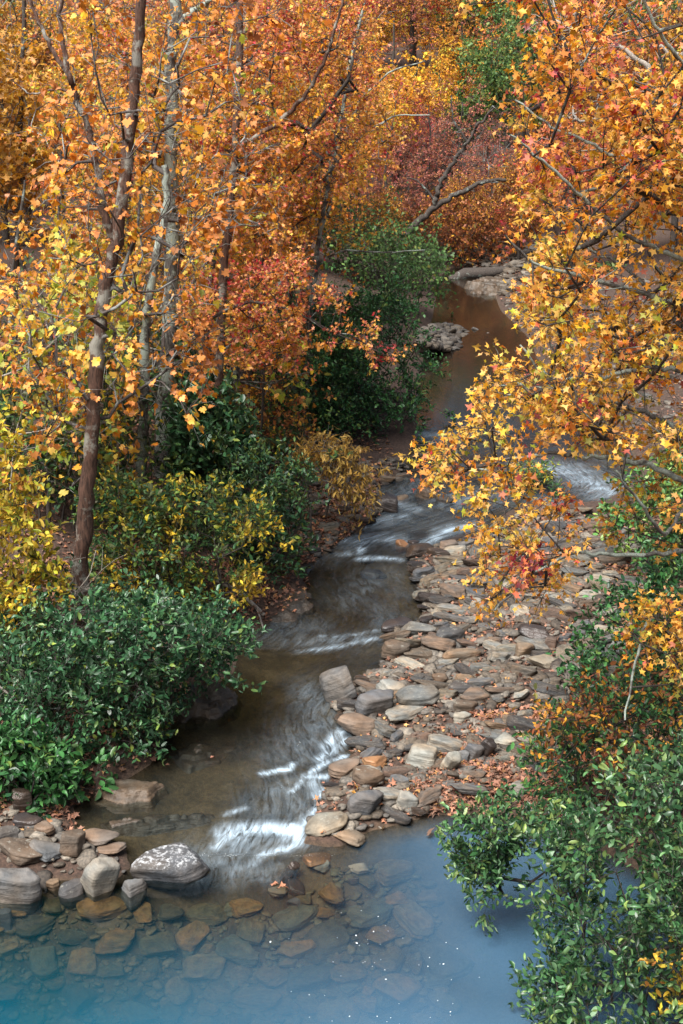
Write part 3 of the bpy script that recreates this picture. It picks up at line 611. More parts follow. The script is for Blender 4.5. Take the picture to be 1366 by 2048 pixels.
# ledges of bedrock on the left
def ledge(name, label, pts, zt, layers, seed):
    """stepped bedrock: a height sheet quantised into broken layers"""
    poly = ground(*np.array(pts, float).T)[:, :2]; c = poly.mean(0); rz = float(zw(c[1])); ext = np.ptp(poly, axis=0).max(); st = max(.016, ext/110)
    xs = np.arange(poly[:, 0].min()-.15, poly[:, 0].max()+.15, st); ys = np.arange(poly[:, 1].min()-.15, poly[:, 1].max()+.15, st)
    X, Y, F = grid(xs, ys); x = X.ravel(); y = Y.ravel(); sdp = poly_sd(np.stack([x, y], 1), poly)
    e = np.clip(-sdp/(.30*min(np.ptp(poly[:, 0]), np.ptp(poly[:, 1]))), -1, 1)+1.1*(vnoise(x+.6*y, y*1.6, 3.2, seed)-.5)+.5*(vnoise(x, y, 9, seed+3)-.5)+.2*(vnoise(x, y, 27, seed+5)-.5)
    L = layers+1; q = e*L; f = np.floor(q); fr = np.clip((q-f)*7, 0, 1); lev = (f-1+fr)/L
    z = -.10+(zt+.06)*np.clip(lev+.35, 0, 1.2)+.03*(x-c[0])*np.sin(seed)+.012*(vnoise(x, y, 14, seed+1)-.5)+.006*(vnoise(x, y, 45, seed+2)-.5)
    z = np.where(sdp > 0, z-sdp*1.2, z)
    keep = (sdp < .12)[F].any(1); F = F[keep]; used = np.unique(F); mp_ = np.full(len(x), -1); mp_[used] = np.arange(len(used))
    V = np.stack([x-c[0], y-c[1], z], 1)[used]
    o = obj(name, mesh(name, V, mp_[F], R_LEDGE, None, False), None, (c[0], c[1], rz)); props(o, label, 'rock ledge', 'rock ledges along the left bank')
ledge('rock_ledge', 'layered brown rock ledge with a pale flat top under the green thicket', [(330, 1390), (380, 1366), (430, 1375), (480, 1395), (465, 1420), (420, 1440), (370, 1452), (330, 1440)], .16, 4, 1)
ledge('rock_ledge', 'low dark rock ledge at the left bank by the shallows', [(150, 1600), (190, 1565), (260, 1558), (330, 1572), (300, 1602), (230, 1612)], .10, 3, 2)
ledge('rock_ledge', 'leaf covered flat ledge at the creek bend', [(540, 1245), (560, 1195), (600, 1180), (632, 1192), (625, 1220), (590, 1245)], .10, 3, 3)
ledge('rock_ledge', 'thin wet shelf crossing the shallows above the boulder', [(200, 1640), (300, 1612), (420, 1605), (460, 1618), (400, 1632), (300, 1645), (220, 1660)], .03, 1, 4)
ledge('rock_ledge', 'thin wet shelf below the layered ledge', [(330, 1500), (400, 1470), (470, 1480), (440, 1510), (380, 1525)], .03, 1, 5)
ledge('rock_ledge', 'grey ledge beside the far end of the upper pool', [(925, 575), (960, 560), (1010, 562), (1040, 580), (1000, 592), (950, 590)], .22, 3, 6)

# ------------------------------------------------------------------ leaves
def tmpl_star(lobes=5, inner=.30, curl=.18):
    a = []; n = lobes*2+1
    angs = [-145, -112, -75, -42, -22+4, 0, 22-4, 42, 75, 112, 145]
    rads = [.42, .22, .46, .24, .27, .56, .27, .24, .46, .22, .42]
    pts = [(0, -.12)] + [(math.sin(math.radians(q))*r, .02+math.cos(math.radians(q))*r) for q, r in zip(angs, rads)]
    V = [(0, .05, 0.0)]+[(x, y, -curl*(x*x+y*y)*2.2) for x, y in pts]
    m = len(pts); F = [(0, 1+i, 1+(i+1) % m) for i in range(m)]
    return np.array(V), np.array(F)
def tmpl_maple(curl=.25):
    angs = [-150, -120, -95, -70, -50, -28, -14, 0, 14, 28, 50, 70, 95, 120, 150]
    rads = [.38, .36, .50, .36, .50, .33, .46, .58, .46, .33, .50, .36, .50, .36, .38]
    pts = [(0, -.15)]+[(math.sin(math.radians(q))*r, math.cos(math.radians(q))*r) for q, r in zip(angs, rads)]
    V = [(0, 0, .0)]+[(x, y, -curl*(x*x+y*y)+.06*math.sin(7*x)) for x, y in pts]; m = len(pts)
    return np.array(V), np.array([(0, 1+i, 1+(i+1) % m) for i in range(m)])
def tmpl_oval(w=.24, fold=.08, curl=.12):
    ys = [-.5, -.25, .08, .32, .5]; ws = [0, w*.8, w, w*.62, 0]
    V = []; 
    for y, q in zip(ys, ws):
        z = -curl*(y+.5)**2
        V += [(0, y, z)] if q == 0 else [(-q, y, z+fold), (0, y, z), (q, y, z+fold)]
    F = [(0, 2, 1), (0, 3, 2), (1, 2, 5), (1, 5, 4), (2, 3, 6), (2, 6, 5), (4, 5, 8), (4, 8, 7), (5, 6, 9), (5, 9, 8), (7, 8, 10), (8, 9, 10)]
    return np.array(V, float), np.array(F)
def tmpl_kite(w=.32):
    return np.array([(0, -.5, 0), (w, .02, .07), (0, .5, -.06), (-w, .02, .07)], float), np.array([(0, 1, 2, 3)])
T_STAR, T_MAPLE, T_OVAL, T_NARROW, T_KITE = tmpl_star(), tmpl_maple(), tmpl_oval(), tmpl_oval(.13, .04, .2), tmpl_kite()
def leaves_mesh(name, P, tip, tmpl, size, tint, mat, rng, tilt=.6, up=1.0):
    """P leaf bases, tip direction of each; normals scattered round straight up"""
    n = len(P); tip = tip+rng.normal(0, .35, (n, 3)); tip /= np.linalg.norm(tip, axis=1)[:, None]+1e-9
    nr = rng.normal(0, tilt, (n, 3)); nr[:, 2] += up
    nr -= (nr*tip).sum(1)[:, None]*tip; nr /= np.linalg.norm(nr, axis=1)[:, None]+1e-9
    sx = np.cross(tip, nr)
    tv, tf = tmpl; s = size*rng.uniform(.62, 1.25, n)
    loc = np.repeat(tv[None], n, 0); k_ = len(tv)
    loc[..., 0] *= rng.uniform(.68, 1.12, (n, 1)); loc[..., 0] += loc[..., 1]*rng.normal(0, .16, (n, 1))
    loc[..., :2] += rng.normal(0, .028, (n, k_, 2)); fold = rng.uniform(-.15, .75, (n, 1)); loc[..., 2] += fold*np.abs(loc[..., 0])+rng.uniform(-.5, .9, (n, 1))*(loc[..., 1]-.1)**2*-1
    loc = loc*s[:, None, None]; bend = rng.uniform(-.2, 1.8, n)[:, None]
    c = P[:, None]+(loc[..., 1:2]+.5*s[:, None, None]*.9)*tip[:, None]+loc[..., 0:1]*sx[:, None]+(loc[..., 2]*bend)[..., None]*nr[:, None]
    F = (tf[None]+(np.arange(n)*len(tv))[:, None, None]).reshape(-1, tf.shape[1])
    return mesh(name, c.reshape(-1, 3), F, mat, {'tint': np.repeat(np.clip(tint, 0, 1), len(tv))})

# ------------------------------------------------------------------ tubes
class Tubes:
    def __init__(s): s.V = []; s.F = []; s.k = 0
    def add(s, pts, rad, sides=5):
        P = np.asarray(pts, float); n = len(P)
        if n < 2: return
        T = np.gradient(P, axis=0); T /= np.linalg.norm(T, axis=1)[:, None]+1e-9
        ref = np.array([0, 0, 1.0]) if abs(T[:, 2]).mean() < .8 else np.array([1.0, 0, 0])
        A = np.cross(T, ref); A /= np.linalg.norm(A, axis=1)[:, None]+1e-9; B = np.cross(T, A)
        a = np.arange(sides)/sides*2*np.pi; r = np.broadcast_to(np.asarray(rad, float), (n,))
        V = P[:, None]+r[:, None, None]*(np.cos(a)[None, :, None]*A[:, None]+np.sin(a)[None, :, None]*B[:, None])
        s.V.append(V.reshape(-1, 3))
        i = (np.arange(n-1)[:, None]*sides); j = np.arange(sides)[None]; j2 = (j+1) % sides
        s.F.append(np.stack([i+j, i+j2, i+sides+j2, i+sides+j], -1).reshape(-1, 4)+s.k); s.k += n*sides
    def mesh(s, name, mat): return mesh(name, np.vstack(s.V), np.vstack(s.F), mat, None, True) if s.V else None
def smooth_line(P, n):
    P = np.asarray(P, float); t = np.concatenate([[0], np.cumsum(np.linalg.norm(np.diff(P, axis=0), axis=1))]); t /= t[-1]
    m = np.linspace(0, 1, n); C = np.stack([np.interp(m, t, P[:, i]) for i in range(P.shape[1])], 1)
    for _ in range(max(1, n//(3*len(P)))):
        C[1:-1] = (C[:-2]+2*C[1:-1]+C[2:])/4
    return C

# ------------------------------------------------------------------ plants
def sample_px(poly, n, Y0, Y1, rng, clumps=None, spread=26):
    """points filling an outline that has its own distance and thickness"""
    poly = np.array(poly, float); lo, hi = poly.min(0), poly.max(0)
    out = np.zeros((0, 2)); cl = clumps or max(8, n//7)
    c = lo+(hi-lo)*rng.random((cl*6, 2)); c = c[in_poly(c, poly)][:cl]
    while len(out) < n:
        q = c[rng.integers(0, len(c), n)]+rng.normal(0, spread, (n, 2)); q = q[in_poly(q, poly)]; out = np.vstack([out, q])
    out = out[:n]; mv = rng.random(n) < .12; out[mv] += rng.normal(0, 34, (mv.sum(), 2))
    d = -poly_sd(out, poly); k = np.clip(d/90, .25, 1)
    Yc = (Y0+Y1)/2; Y = Yc+(rng.random(n)*2-1)*(Y1-Y0)/2*np.sqrt(k)
    return at(out[:, 0], out[:, 1], Y)
def plant(name, label, cat, trunks, A, leaf, seed=1, group=None, bark=B_GREY, base=None, twig=.35, twigs=3, per=5, size=.1, tint=(.5, .2), tintf=None, tmpl=T_STAR,
          parts=('trunk', 'branches', 'foliage'), up=1.0, tilt=.6, droop=-.25, limbs=(), upturn=.35, tipr=.0048, bare=False, twigmat=None, sides=8, downpen=.8):
    """trunks / limbs: list of (Nx3 points, r0, r1)."""
    rng = np.random.default_rng(seed); base = np.array(base if base is not None else trunks[0][0][0], float)
    root = empty(name, tuple(base), label, cat, group)
    nodes = []; par = []; 
    tr = Tubes(); fixed = []
    for (P, r0, r1) in trunks:
        C = smooth_line(P, max(6, int(len(P)*5))); C[1:-1] += rng.normal(0, r0*.12, C[1:-1].shape)
        tr.add(C-base, np.linspace(r0, r1, len(C))*(1+.06*rng.normal(size=len(C))), sides); fixed.append((C, r0, r1))
    lb = Tubes()
    for (P, r0, r1) in limbs:
        C = smooth_line(P, max(6, int(len(P)*6))); C[1:-1] += rng.normal(0, r0*.25, C[1:-1].shape)
        lb.add(C-base, np.linspace(r0, r1, len(C)), 6); fixed.append((C, r0, r1))
    pos = np.vstack([f[0] for f in fixed]); par = np.full(len(pos), -1); frad = np.concatenate([np.linspace(f[1], f[2], len(f[0])) for f in fixed])
    # the first quarter of a trunk carries no branches
    ok = np.ones(len(pos), bool); k = 0
    for i, (C, _, _) in enumerate(fixed):
        if i < len(trunks) and cat == 'tree': ok[k:k+len(C)//4] = False
        k += len(C)
    order = np.argsort(np.linalg.norm(A[:, None, :]-pos[ok][None, ::3], axis=2).min(1)) if len(A) else []
    P_ = list(pos); par = list(par); okl = list(ok); nfix = len(pos); buf = np.zeros((nfix+len(A)*30+10, 3)); buf[:nfix] = pos; cnt = nfix; okb = np.zeros(len(buf), bool); okb[:nfix] = ok
    ends = []
    for ai in order:
        a = A[ai]; B = buf[:cnt]; dv = a-B; d = np.linalg.norm(dv, axis=1)
        cost = d+downpen*np.maximum(B[:, 2]-a[2], 0)-.25*np.clip(dv[:, 2], 0, .6)+np.where(okb[:cnt], 0, 1e6)
        cost[:nfix] += .15
        j = int(np.argmin(cost)); s = B[j].copy(); L = d[j]
        m = max(1, min(20, int(L/.22))); prev = j
        side = rng.normal(0, .09*L, 3); sag = upturn*L*.3
        for q in range(1, m+1):
            t = q/m; p = s+(a-s)*t+side*math.sin(t*math.pi)+np.array([0, 0, sag*math.sin(t*math.pi)*(-1 if upturn < 0 else 1)*abs(1)])*.6+rng.normal(0, .012, 3)*(q < m)
            buf[cnt] = p; okb[cnt] = True; par.append(prev); prev = cnt; cnt += 1
        ends.append(prev)
    pos = buf[:cnt]; par = np.array(par); ch = [[] for _ in range(cnt)]; w = np.zeros(cnt)
    for e in ends: w[e] += 1
    for i in range(cnt-1, nfix-1, -1):
        w[i] = max(w[i], 1); w[par[i]] += w[i]; ch[par[i]].append(i)
    rad = tipr*np.maximum(w, 1)**.46
    bt = Tubes()
    starts = [(par[i], i) for i in range(nfix, cnt) if par[i] < nfix]
    while starts:
        p0, i = starts.pop(); chain = [p0, i]; 
        while ch[i]:
            c = sorted(ch[i], key=lambda q: -w[q]); starts += [(i, q) for q in c[1:]]; i = c[0]; chain.append(i)
        r = rad[chain].copy(); r[0] = min(r[1]*1.15, frad[p0]*.9 if p0 < nfix else r[1]*1.1); r[-1] *= .7
        bt.add(pos[chain]-base, r, 5 if r[0] > .01 else 4)
    # twigs and leaves
    tw = Tubes(); LP, LT, LA = [], [], []; gs = .17
    for e in ends:
        p = pos[e]; dr = p-pos[par[e]] if par[e] >= 0 else np.array([0, 0, 1.0]); dr = dr/(np.linalg.norm(dr)+1e-9)
        g = rng.normal(0, .17)
        for _ in range(twigs):
            d = dr*.7+rng.normal(0, .55, 3); d[2] += .1; d /= np.linalg.norm(d); L = twig*rng.uniform(.5, 1.2)
            q = np.stack([p, p+d*L*.5+rng.normal(0, .02*L, 3)+[0, 0, .04*L], p+d*L+[0, 0, droop*.25*L]])
            tw.add(q-base, [tipr*.9, tipr*.7, tipr*.4], 3)
            if bare: continue
            for t in rng.uniform(.15, 1.05, per):
                x = p+(q[-1]-p)*t+rng.normal(0, .02, 3); LP.append(x); dd = d*.6+rng.normal(0, .55, 3); dd[2] += droop; LT.append(dd); LA.append(g)
    if LP:
        LPa = np.array(LP); cx, cyy = px_of(LPa); keepm = np.ones(len(LPa), bool)
        for line, Yt, hw, pr in CLEAR:
            dm = np.full(len(cx), 1e9)
            for (ax0, ay0), (bx0, by0) in zip(line[:-1], line[1:]):
                ex, ey = bx0-ax0, by0-ay0; t_ = np.clip(((cx-ax0)*ex+(cyy-ay0)*ey)/(ex*ex+ey*ey), 0, 1); dm = np.minimum(dm, np.hypot(cx-ax0-ex*t_, cyy-ay0-ey*t_))
            keepm &= ~((dm < hw) & (LPa[:, 1] < Yt) & (rng.random(len(LPa)) < pr))
        LP = list(LPa[keepm]); LT = [q for q, k_ in zip(LT, keepm) if k_]; LA = [q for q, k_ in zip(LA, keepm) if k_]
    for tv_, tf_ in zip(tr.V, tr.F): obj(parts[0], mesh(parts[0], tv_, tf_-tf_.min(), bark, None, True), root)
    if lb.V: [obj('limb', mesh('limb', lv, lf-lf.min(), bark, None, True), root) for lv, lf in zip(lb.V, lb.F)]
    if bt.V or tw.V:
        allb = Tubes(); allb.V = bt.V+tw.V; allb.F = bt.F+[f+bt.k for f in tw.F]
        obj(parts[1], allb.mesh(parts[1], twigmat or bark), root)
    if LP:
        LP = np.array(LP); LT = np.array(LT)
        t = rng.normal(tint[0], tint[1], len(LP))+np.array(LA)
        if tintf is not None: t = t+tintf(LP)
        obj(parts[2], leaves_mesh(parts[2], LP-base, LT, tmpl, size, t, leaf, rng, tilt, up), root)
    return root
def px_of(P):
    q = P-np.array([0, 0, CAM_H]); dep = q[:, 1]*CP-q[:, 2]*SP; return 683+FPX*q[:, 0]/dep, 1024-FPX*(q[:, 1]*SP+q[:, 2]*CP)/dep
# sprays are thin in front of these trunks, as the photo shows them open
CLEAR = [([(160, 1250), (172, 1000), (190, 740), (215, 560), (232, 480), (262, 250), (286, 0)], 17.2, 20, .78), ([(230, 486), (205, 430), (200, 370), (160, 210), (122, 60)], 17, 14, .78), ([(318, 960), (338, 640), (345, 480), (342, 300), (350, 0)], 22.4, 20, .78),
         ([(283, 950), (290, 700), (308, 530), (334, 400)], 20.6, 17, .78), ([(436, 790), (446, 560), (462, 400), (470, 290), (480, 0)], 21.4, 13, .78), ([(612, 760), (626, 560), (654, 380), (686, 220), (722, 40)], 25.1, 11, .78)]
def pl(pts, Y, dY=0):
    """photo polyline at distance Y (dY added along it)"""
    a = np.array(pts, float); Ys = np.linspace(Y, Y+dY, len(a)); return at(a[:, 0], a[:, 1], Ys)
def extend_down(P, x=None, y=None):
    """carry a trunk line down to the soil under its first point"""
    P = np.asarray(P); g = P[0].copy(); g[2] = hz(g[0], g[1])-.12
    return np.vstack([g, P]) if P[0, 2] > g[2]+.05 else P
def screen_y(P): # photo row of world points
    q = P-np.array([0, 0, CAM_H]); dep = q[:, 1]*CP-q[:, 2]*SP; up_ = q[:, 1]*SP+q[:, 2]*CP
    return 1024-FPX*up_/dep
rs = np.random.default_rng(99)

# --- right hand sweetgum leaning in over the creek
RT = extend_down(np.array([at(1600, 1500, 11.2), at(1590, 1100, 11.3), at(1560, 700, 11.3), at(1530, 300, 11.2), at(1500, -60, 11.2), at(1480, -500, 11.2)]))
crown_r = [(1050, -160), (1040, 0), (1040, 150), (1030, 260), (1075, 340), (1015, 420), (1020, 560), (1030, 640), (985, 740), (920, 850), (870, 915), (850, 1000), (880, 1030), (990, 1090), (930, 1170), (960, 1220), (1030, 1270), (1120, 1180), (1230, 1130), (1300, 1100), (1366, 1190), (1700, 1200), (1700, -160)]
hang = [(1260, 1240), (1370, 1180), (1440, 1330), (1380, 1450), (1290, 1380)]
A = np.vstack([sample_px(crown_r, 1150, 9.6, 12.8, rs, 150, 30), sample_px(hang, 35, 10.2, 11, rs, 8, 25)])
# the crown is thin over the water: drop most attractors there
A_px = A
def px_of(P):
    q = P-np.array([0, 0, CAM_H]); dep = q[:, 1]*CP-q[:, 2]*SP; return 683+FPX*q[:, 0]/dep, screen_y(P)
ax_, ay_ = px_of(A)
hole = ((ay_ > 880) & (rs.random(len(A)) < .38)) | ((ax_ < 1080) & (ay_ > 380) & (ay_ < 760) & (rs.random(len(A)) < .35)) | ((ax_ > 1050) & (ax_ < 1240) & (ay_ > 890) & (ay_ < 1000)) | ((ax_ > 1000) & (ax_ < 1160) & (ay_ > 815) & (ay_ < 880) & (rs.random(len(A)) < .7)) | ((ax_ > 1160) & (ay_ > 1000) & (ay_ < 1130) & (rs.random(len(A)) < .5))| ((ax_ > 1150) & (ay_ > 600) & (ay_ < 860) & (rs.random(len(A)) < .45)) | ((ax_ > 1100) & (ay_ > 1080) & (ay_ < 1230) & (rs.random(len(A)) < .55))
A = A[~hole]
LM = [([(1590, 500), (1470, 640), (1366, 612), (1250, 576), (1130, 545), (1052, 520), (1010, 470)], 11.2, -.6, .045), ([(1580, 620), (1440, 760), (1366, 742), (1300, 733), (1200, 752), (1100, 762), (1040, 690)], 11.2, -.4, .040),
      ([(1590, 760), (1450, 880), (1366, 866), (1290, 822), (1180, 790), (1080, 772), (1000, 800)], 11.2, .4, .045), ([(1600, 900), (1450, 1000), (1366, 962), (1300, 926), (1200, 914), (1090, 906), (960, 930)], 11.2, -.2, .05),
      ([(1600, 960), (1440, 980), (1370, 1010), (1330, 1080), (1290, 1020), (1230, 940)], 11.2, -1, .035), ([(1600, 1000), (1450, 1080), (1366, 1105), (1240, 1112), (1150, 1100), (1060, 1150), (990, 1220)], 11.3, -.6, .035),
      ([(1570, 250), (1450, 400), (1366, 362), (1230, 312), (1100, 250), (1030, 200)], 11.2, .3, .035), ([(1560, 400), (1450, 560), (1366, 520), (1250, 470), (1150, 380), (1060, 300), (1020, 270)], 11.2, -.9, .035),
      ([(1540, 150), (1440, 200), (1366, 130), (1300, 40), (1270, -80)], 11.2, -.6, .03), ([(1600, 1100), (1480, 1230), (1366, 1215), (1290, 1240), (1270, 1330), (1250, 1440)], 11.0, -.5, .03),
      ([(1590, 560), (1480, 700), (1366, 660), (1260, 540), (1180, 500), (1110, 430)], 11.3, .8, .035)]
limbs = [(pl(p, y, dy), r*.85, .008) for p, y, dy, r in LM]
CLEAR += [(p[1:-1], 11.5, 11, .55) for p, y, dy, r in LM]
def tr_f(P):
    y = screen_y(P); x, _ = px_of(P); t = np.interp(y, [0, 350, 700, 1000, 1350], [-.16, -.05, .06, .12, .10])
    redc = np.exp(-(((x-1130)/60)**2+((y-1010)/35)**2))+np.exp(-(((x-1080)/70)**2+((y-1130)/40)**2))+.8*np.exp(-(((x-1180)/50)**2+((y-560)/30)**2))+.7*np.exp(-(((x-930)/60)**2+((y-1200)/50)**2))
    return t-.42*redc
plant('sweetgum_tree', 'sweetgum with star shaped yellow and orange leaves reaching in from the right edge', 'tree', [(RT, .17, .05)], A, M_STAR_R, 3, bark=B_GREY, twig=.25, twigs=6, per=6, size=.070, tint=(.60, .16), tintf=tr_f, limbs=limbs, upturn=-.2, tipr=.0042, twigmat=B_DARK, tilt=1.0, droop=-.45)
plant('sycamore_tree', 'nearly bare tree with whitish limbs at the upper right edge behind orange leaves', 'tree', [(extend_down(np.array([at(1520, 900, 14), at(1500, 500, 14), at(1470, 100, 14), at(1450, -150, 14)])), .16, .07)], sample_px([(1050, -50), (1366, -50), (1366, 330), (1100, 330)], 60, 13, 15, rs, 12, 40), M_STAR_R, 5,
      bark=B_PALE, twig=.4, twigs=2, per=2, size=.12, tint=(.32, .1), limbs=[(pl([(1490, 260), (1366, 214), (1320, 218), (1240, 224), (1180, 243), (1120, 235)], 14, 0), .055, .01), (pl([(1330, 216), (1310, 150), (1240, 90), (1160, 105), (1110, 135)], 14, .3), .035, .01), (pl([(1480, 120), (1366, 110), (1300, 90)], 14), .045, .015)])

# --- left trees
A = np.vstack([sample_px([(70, -100), (560, -100), (560, 250), (430, 560), (420, 800), (330, 880), (0, 860), (-40, 520), (80, 430), (110, 200)], 300, 15.6, 18.6, rs, 60, 40)])
def syc_f(P):
    x, y = px_of(P); return .38*np.exp(-(((x-140)/150)**2+((y-620)/120)**2))
plant('sycamore_tree', 'forked brown trunk tree nearest on the left with large orange leaves', 'tree', [(extend_down(pl([(160, 1250), (163, 1130), (172, 1000), (186, 840), (190, 740), (200, 640), (215, 560), (232, 480), (246, 380), (262, 250), (275, 110), (286, -60), (290, -200)], 17.0)), .112, .05)], A, M_SYC, 11,
      bark=B_BROWN, twig=.5, twigs=3, per=5, size=.10, tint=(.40, .15), tintf=syc_f, tmpl=T_MAPLE, limbs=[(pl([(230, 486), (205, 430), (200, 370), (185, 290), (160, 210), (135, 150), (122, 60), (118, -60)], 17.0, -.3), .055, .022), (pl([(136, 150), (100, 90), (70, 30), (50, -40)], 16.9), .03, .015), (pl([(152, 190), (120, 176), (60, 190), (25, 160)], 16.9), .02, .008)], twigmat=B_TWIG, droop=-.6, tilt=.8)
A = np.vstack([sample_px([(60, 60), (330, 40), (600, 200), (600, 620), (420, 760), (200, 720), (60, 500)], 330, 20, 23, rs, 50, 40)])
plant('maple_tree', 'pale lichened trunk leaning right among coral and orange leaves', 'tree', [(extend_down(pl([(283, 950), (286, 840), (290, 700), (296, 600), (308, 530), (325, 450), (334, 400), (328, 330)], 20.5)), .095, .045)], A, M_STAR_C, 12, bark=B_GREY, twig=.45, twigs=4, per=13, size=.070, tint=(.60, .22), twigmat=B_TWIG, tilt=1.0, droop=-.4)
A = np.vstack([sample_px([(90, -100), (680, -100), (660, 200), (560, 420), (300, 560), (100, 400)], 330, 21.5, 25, rs, 50, 40)])
plant('maple_tree', 'tall straight dark grey trunk in the left wood with orange leaves', 'tree', [(extend_down(pl([(318, 960), (328, 800), (338, 640), (345, 480), (342, 300), (344, 120), (350, 0), (352, -250)], 22.3)), .13, .07)], A, M_STAR_C, 13, bark=B_GREY, twig=.5, twigs=4, per=13, size=.070, tint=(.56, .24), twigmat=B_TWIG, tilt=1.0, droop=-.4,
      limbs=[(pl([(350, 60), (375, 30), (420, 0), (450, -40)], 22.3), .07, .03), (pl([(345, 420), (370, 402), (430, 410), (480, 450), (520, 452)], 22.2, -.6), .035, .012)])
A = np.vstack([sample_px([(380, -100), (720, -100), (740, 100), (700, 380), (560, 420), (400, 300)], 300, 20.5, 23.5, rs, 45, 36)])
plant('sweetgum_tree', 'reddish brown slender trunk with one long branch curving up to the right', 'tree', [(extend_down(pl([(436, 790), (440, 700), (446, 560), (462, 400), (470, 290), (478, 150), (480, 0), (482, -200)], 21.3)), .075, .045)], A, M_STAR_C, 14, bark=B_BROWN, twig=.45, twigs=4, per=13, size=.070, tint=(.36, .22), twigmat=B_DARK, tilt=1.0, droop=-.4,
      limbs=[(pl([(470, 296), (520, 268), (570, 236), (620, 180), (650, 120), (672, 50), (690, -20)], 21.3, -.5), .045, .015)])
A = np.vstack([sample_px([(400, 500), (560, 480), (690, 620), (785, 700), (780, 725), (690, 700), (560, 720), (380, 720)], 120, 19.5, 21.2, rs, 40, 22)])
def red_f(P):
    x, y = px_of(P); return -.4*np.exp(-(((x-765)/35)**2+((y-705)/30)**2))+.1*np.clip((y-600)/120, -1, 1)
plant('sweetgum_tree', 'low sweetgum with pink coral sprays reaching right to a red tip', 'tree', [(extend_down(pl([(400, 900), (408, 760), (415, 640), (420, 560), (430, 500)], 20.4)), .06, .03)], A, M_STAR_C, 15, bark=B_DARK, twig=.4, twigs=4, per=13, size=.070, tint=(.30, .2), tintf=red_f, tilt=.7, droop=-.3,
      limbs=[(pl([(412, 640), (500, 600), (580, 620), (680, 670), (760, 705)], 20.4, -.3), .03, .006)])
A = np.vstack([sample_px([(540, 100), (700, 0), (800, 60), (790, 300), (770, 500), (690, 560), (600, 540), (540, 400)], 240, 23.5, 26.5, rs, 40, 30)])
plant('sweetgum_tree', 'slender grey tree at the creek side with golden leaves', 'tree', [(extend_down(pl([(612, 760), (616, 660), (626, 560), (640, 460), (654, 380), (664, 310), (686, 220), (700, 120), (722, 40), (740, -60)], 25)), .06, .022)], A, M_GOLD, 16, bark=B_GREY, twig=.45, twigs=4, per=13, size=.070, tint=(.45, .17), tilt=.75, droop=-.3, twigmat=B_TWIG,
      limbs=[(pl([(638, 470), (680, 360), (720, 270), (790, 230), (860, 230)], 25), .03, .01), (pl([(622, 600), (640, 520), (690, 500), (780, 505), (850, 500)], 25), .028, .008), (pl([(660, 330), (720, 200), (780, 140), (850, 122)], 25), .035, .01)])
# --- second rank of the left wood, crowns one behind another
def tall(label, pts, Y, poly, n, mat, seed, bark=B_DARK, size=.078, tint=(.55, .2), r=.065, tm=T_STAR, d=2.0, name='broadleaf_tree', per=12, tw=4, grp='trees in the left wood'):
    A = sample_px(poly, n, Y-d, Y+d, rs, max(10, n//6), 36)
    return plant(name, label, 'tree', [(extend_down(pl(pts, Y)), r, r*.5)], A, mat, seed, grp, bark=bark, twig=.55, twigs=tw, per=per, size=size, tint=tint, tmpl=tm, tilt=1.0, droop=-.3, twigmat=B_TWIG)
tall('deep golden tree at the left frame edge with shade put into its colour', [(25, 900), (30, 600), (40, 300), (48, 0)], 24, [(-150, 60), (70, 80), (90, 300), (60, 470), (-150, 500)], 170, M_GOLD_D, 21, size=.14)
tall('orange yellow tree behind the forked trunk', [(240, 900), (235, 600), (225, 300), (215, 0)], 27, [(110, 150), (420, 100), (440, 620), (130, 640)], 260, M_GOLD, 22, tint=(.75, .2))
tall('golden tree with a thin grey trunk in the middle of the left wood', [(470, 800), (480, 600), (492, 300), (490, 0)], 27, [(360, 150), (640, 120), (650, 560), (400, 600)], 260, M_GOLD, 23, B_GREY, tint=(.42, .15))
tall('coral tree high in the middle of the left wood', [(560, 800), (560, 500), (556, 200), (555, 0)], 30, [(420, -120), (720, -120), (720, 250), (460, 280)], 240, M_STAR_C, 24, B_GREY, tint=(.2, .15))
tall('orange tree high behind the tall straight trunk', [(200, 900), (200, 500), (190, 200), (190, -50)], 31, [(130, -140), (420, -140), (400, 200), (150, 230)], 240, M_STAR_C, 25, B_GREY, tint=(.5, .25))
tall('golden tree darkened for shade behind the deep golden one', [(-60, 900), (-60, 500), (-60, 0)], 30, [(-250, -140), (120, -140), (100, 300), (-250, 330)], 200, M_GOLD_D, 26)
tall('yellow green sapling low behind the forked trunk', [(100, 1150), (98, 1000), (95, 850), (92, 700)], 19.5, [(0, 560), (260, 540), (280, 940), (160, 1000), (0, 860)], 150, M_SYC, 27, B_DARK, .13, (.75, .15), .035, T_MAPLE, per=3, tw=3)
tall('ochre sapling low between the two dark trunks', [(245, 1050), (245, 900), (240, 720)], 22, [(120, 560), (300, 540), (300, 860), (140, 900)], 90, M_GOLD, 28, B_DARK, .12, (.3, .18), .03, per=3, tw=3)
tall('small crimson leaved tree in the shade of the left wood', [(230, 960), (228, 850), (222, 760)], 21, [(130, 700), (260, 720), (250, 790), (140, 800)], 26, M_RED, 29, B_DARK, .10, (.25, .15), .02, d=.7, per=4)
tall('bright yellow large leaved sapling above the blue green bush', [(520, 900), (525, 820), (530, 700)], 22.3, [(430, 640), (600, 640), (600, 840), (480, 850)], 55, M_SYC, 30, B_DARK, .16, (.68, .2), .03, T_MAPLE, d=1.0, per=3, tw=2)
tall('orange tree filling the wood behind the coral sprays', [(500, 900), (505, 700), (510, 450)], 25.5, [(380, 380), (640, 400), (600, 620), (400, 620)], 100, M_STAR_C, 31, B_DARK, .12, (.5, .2), .05)
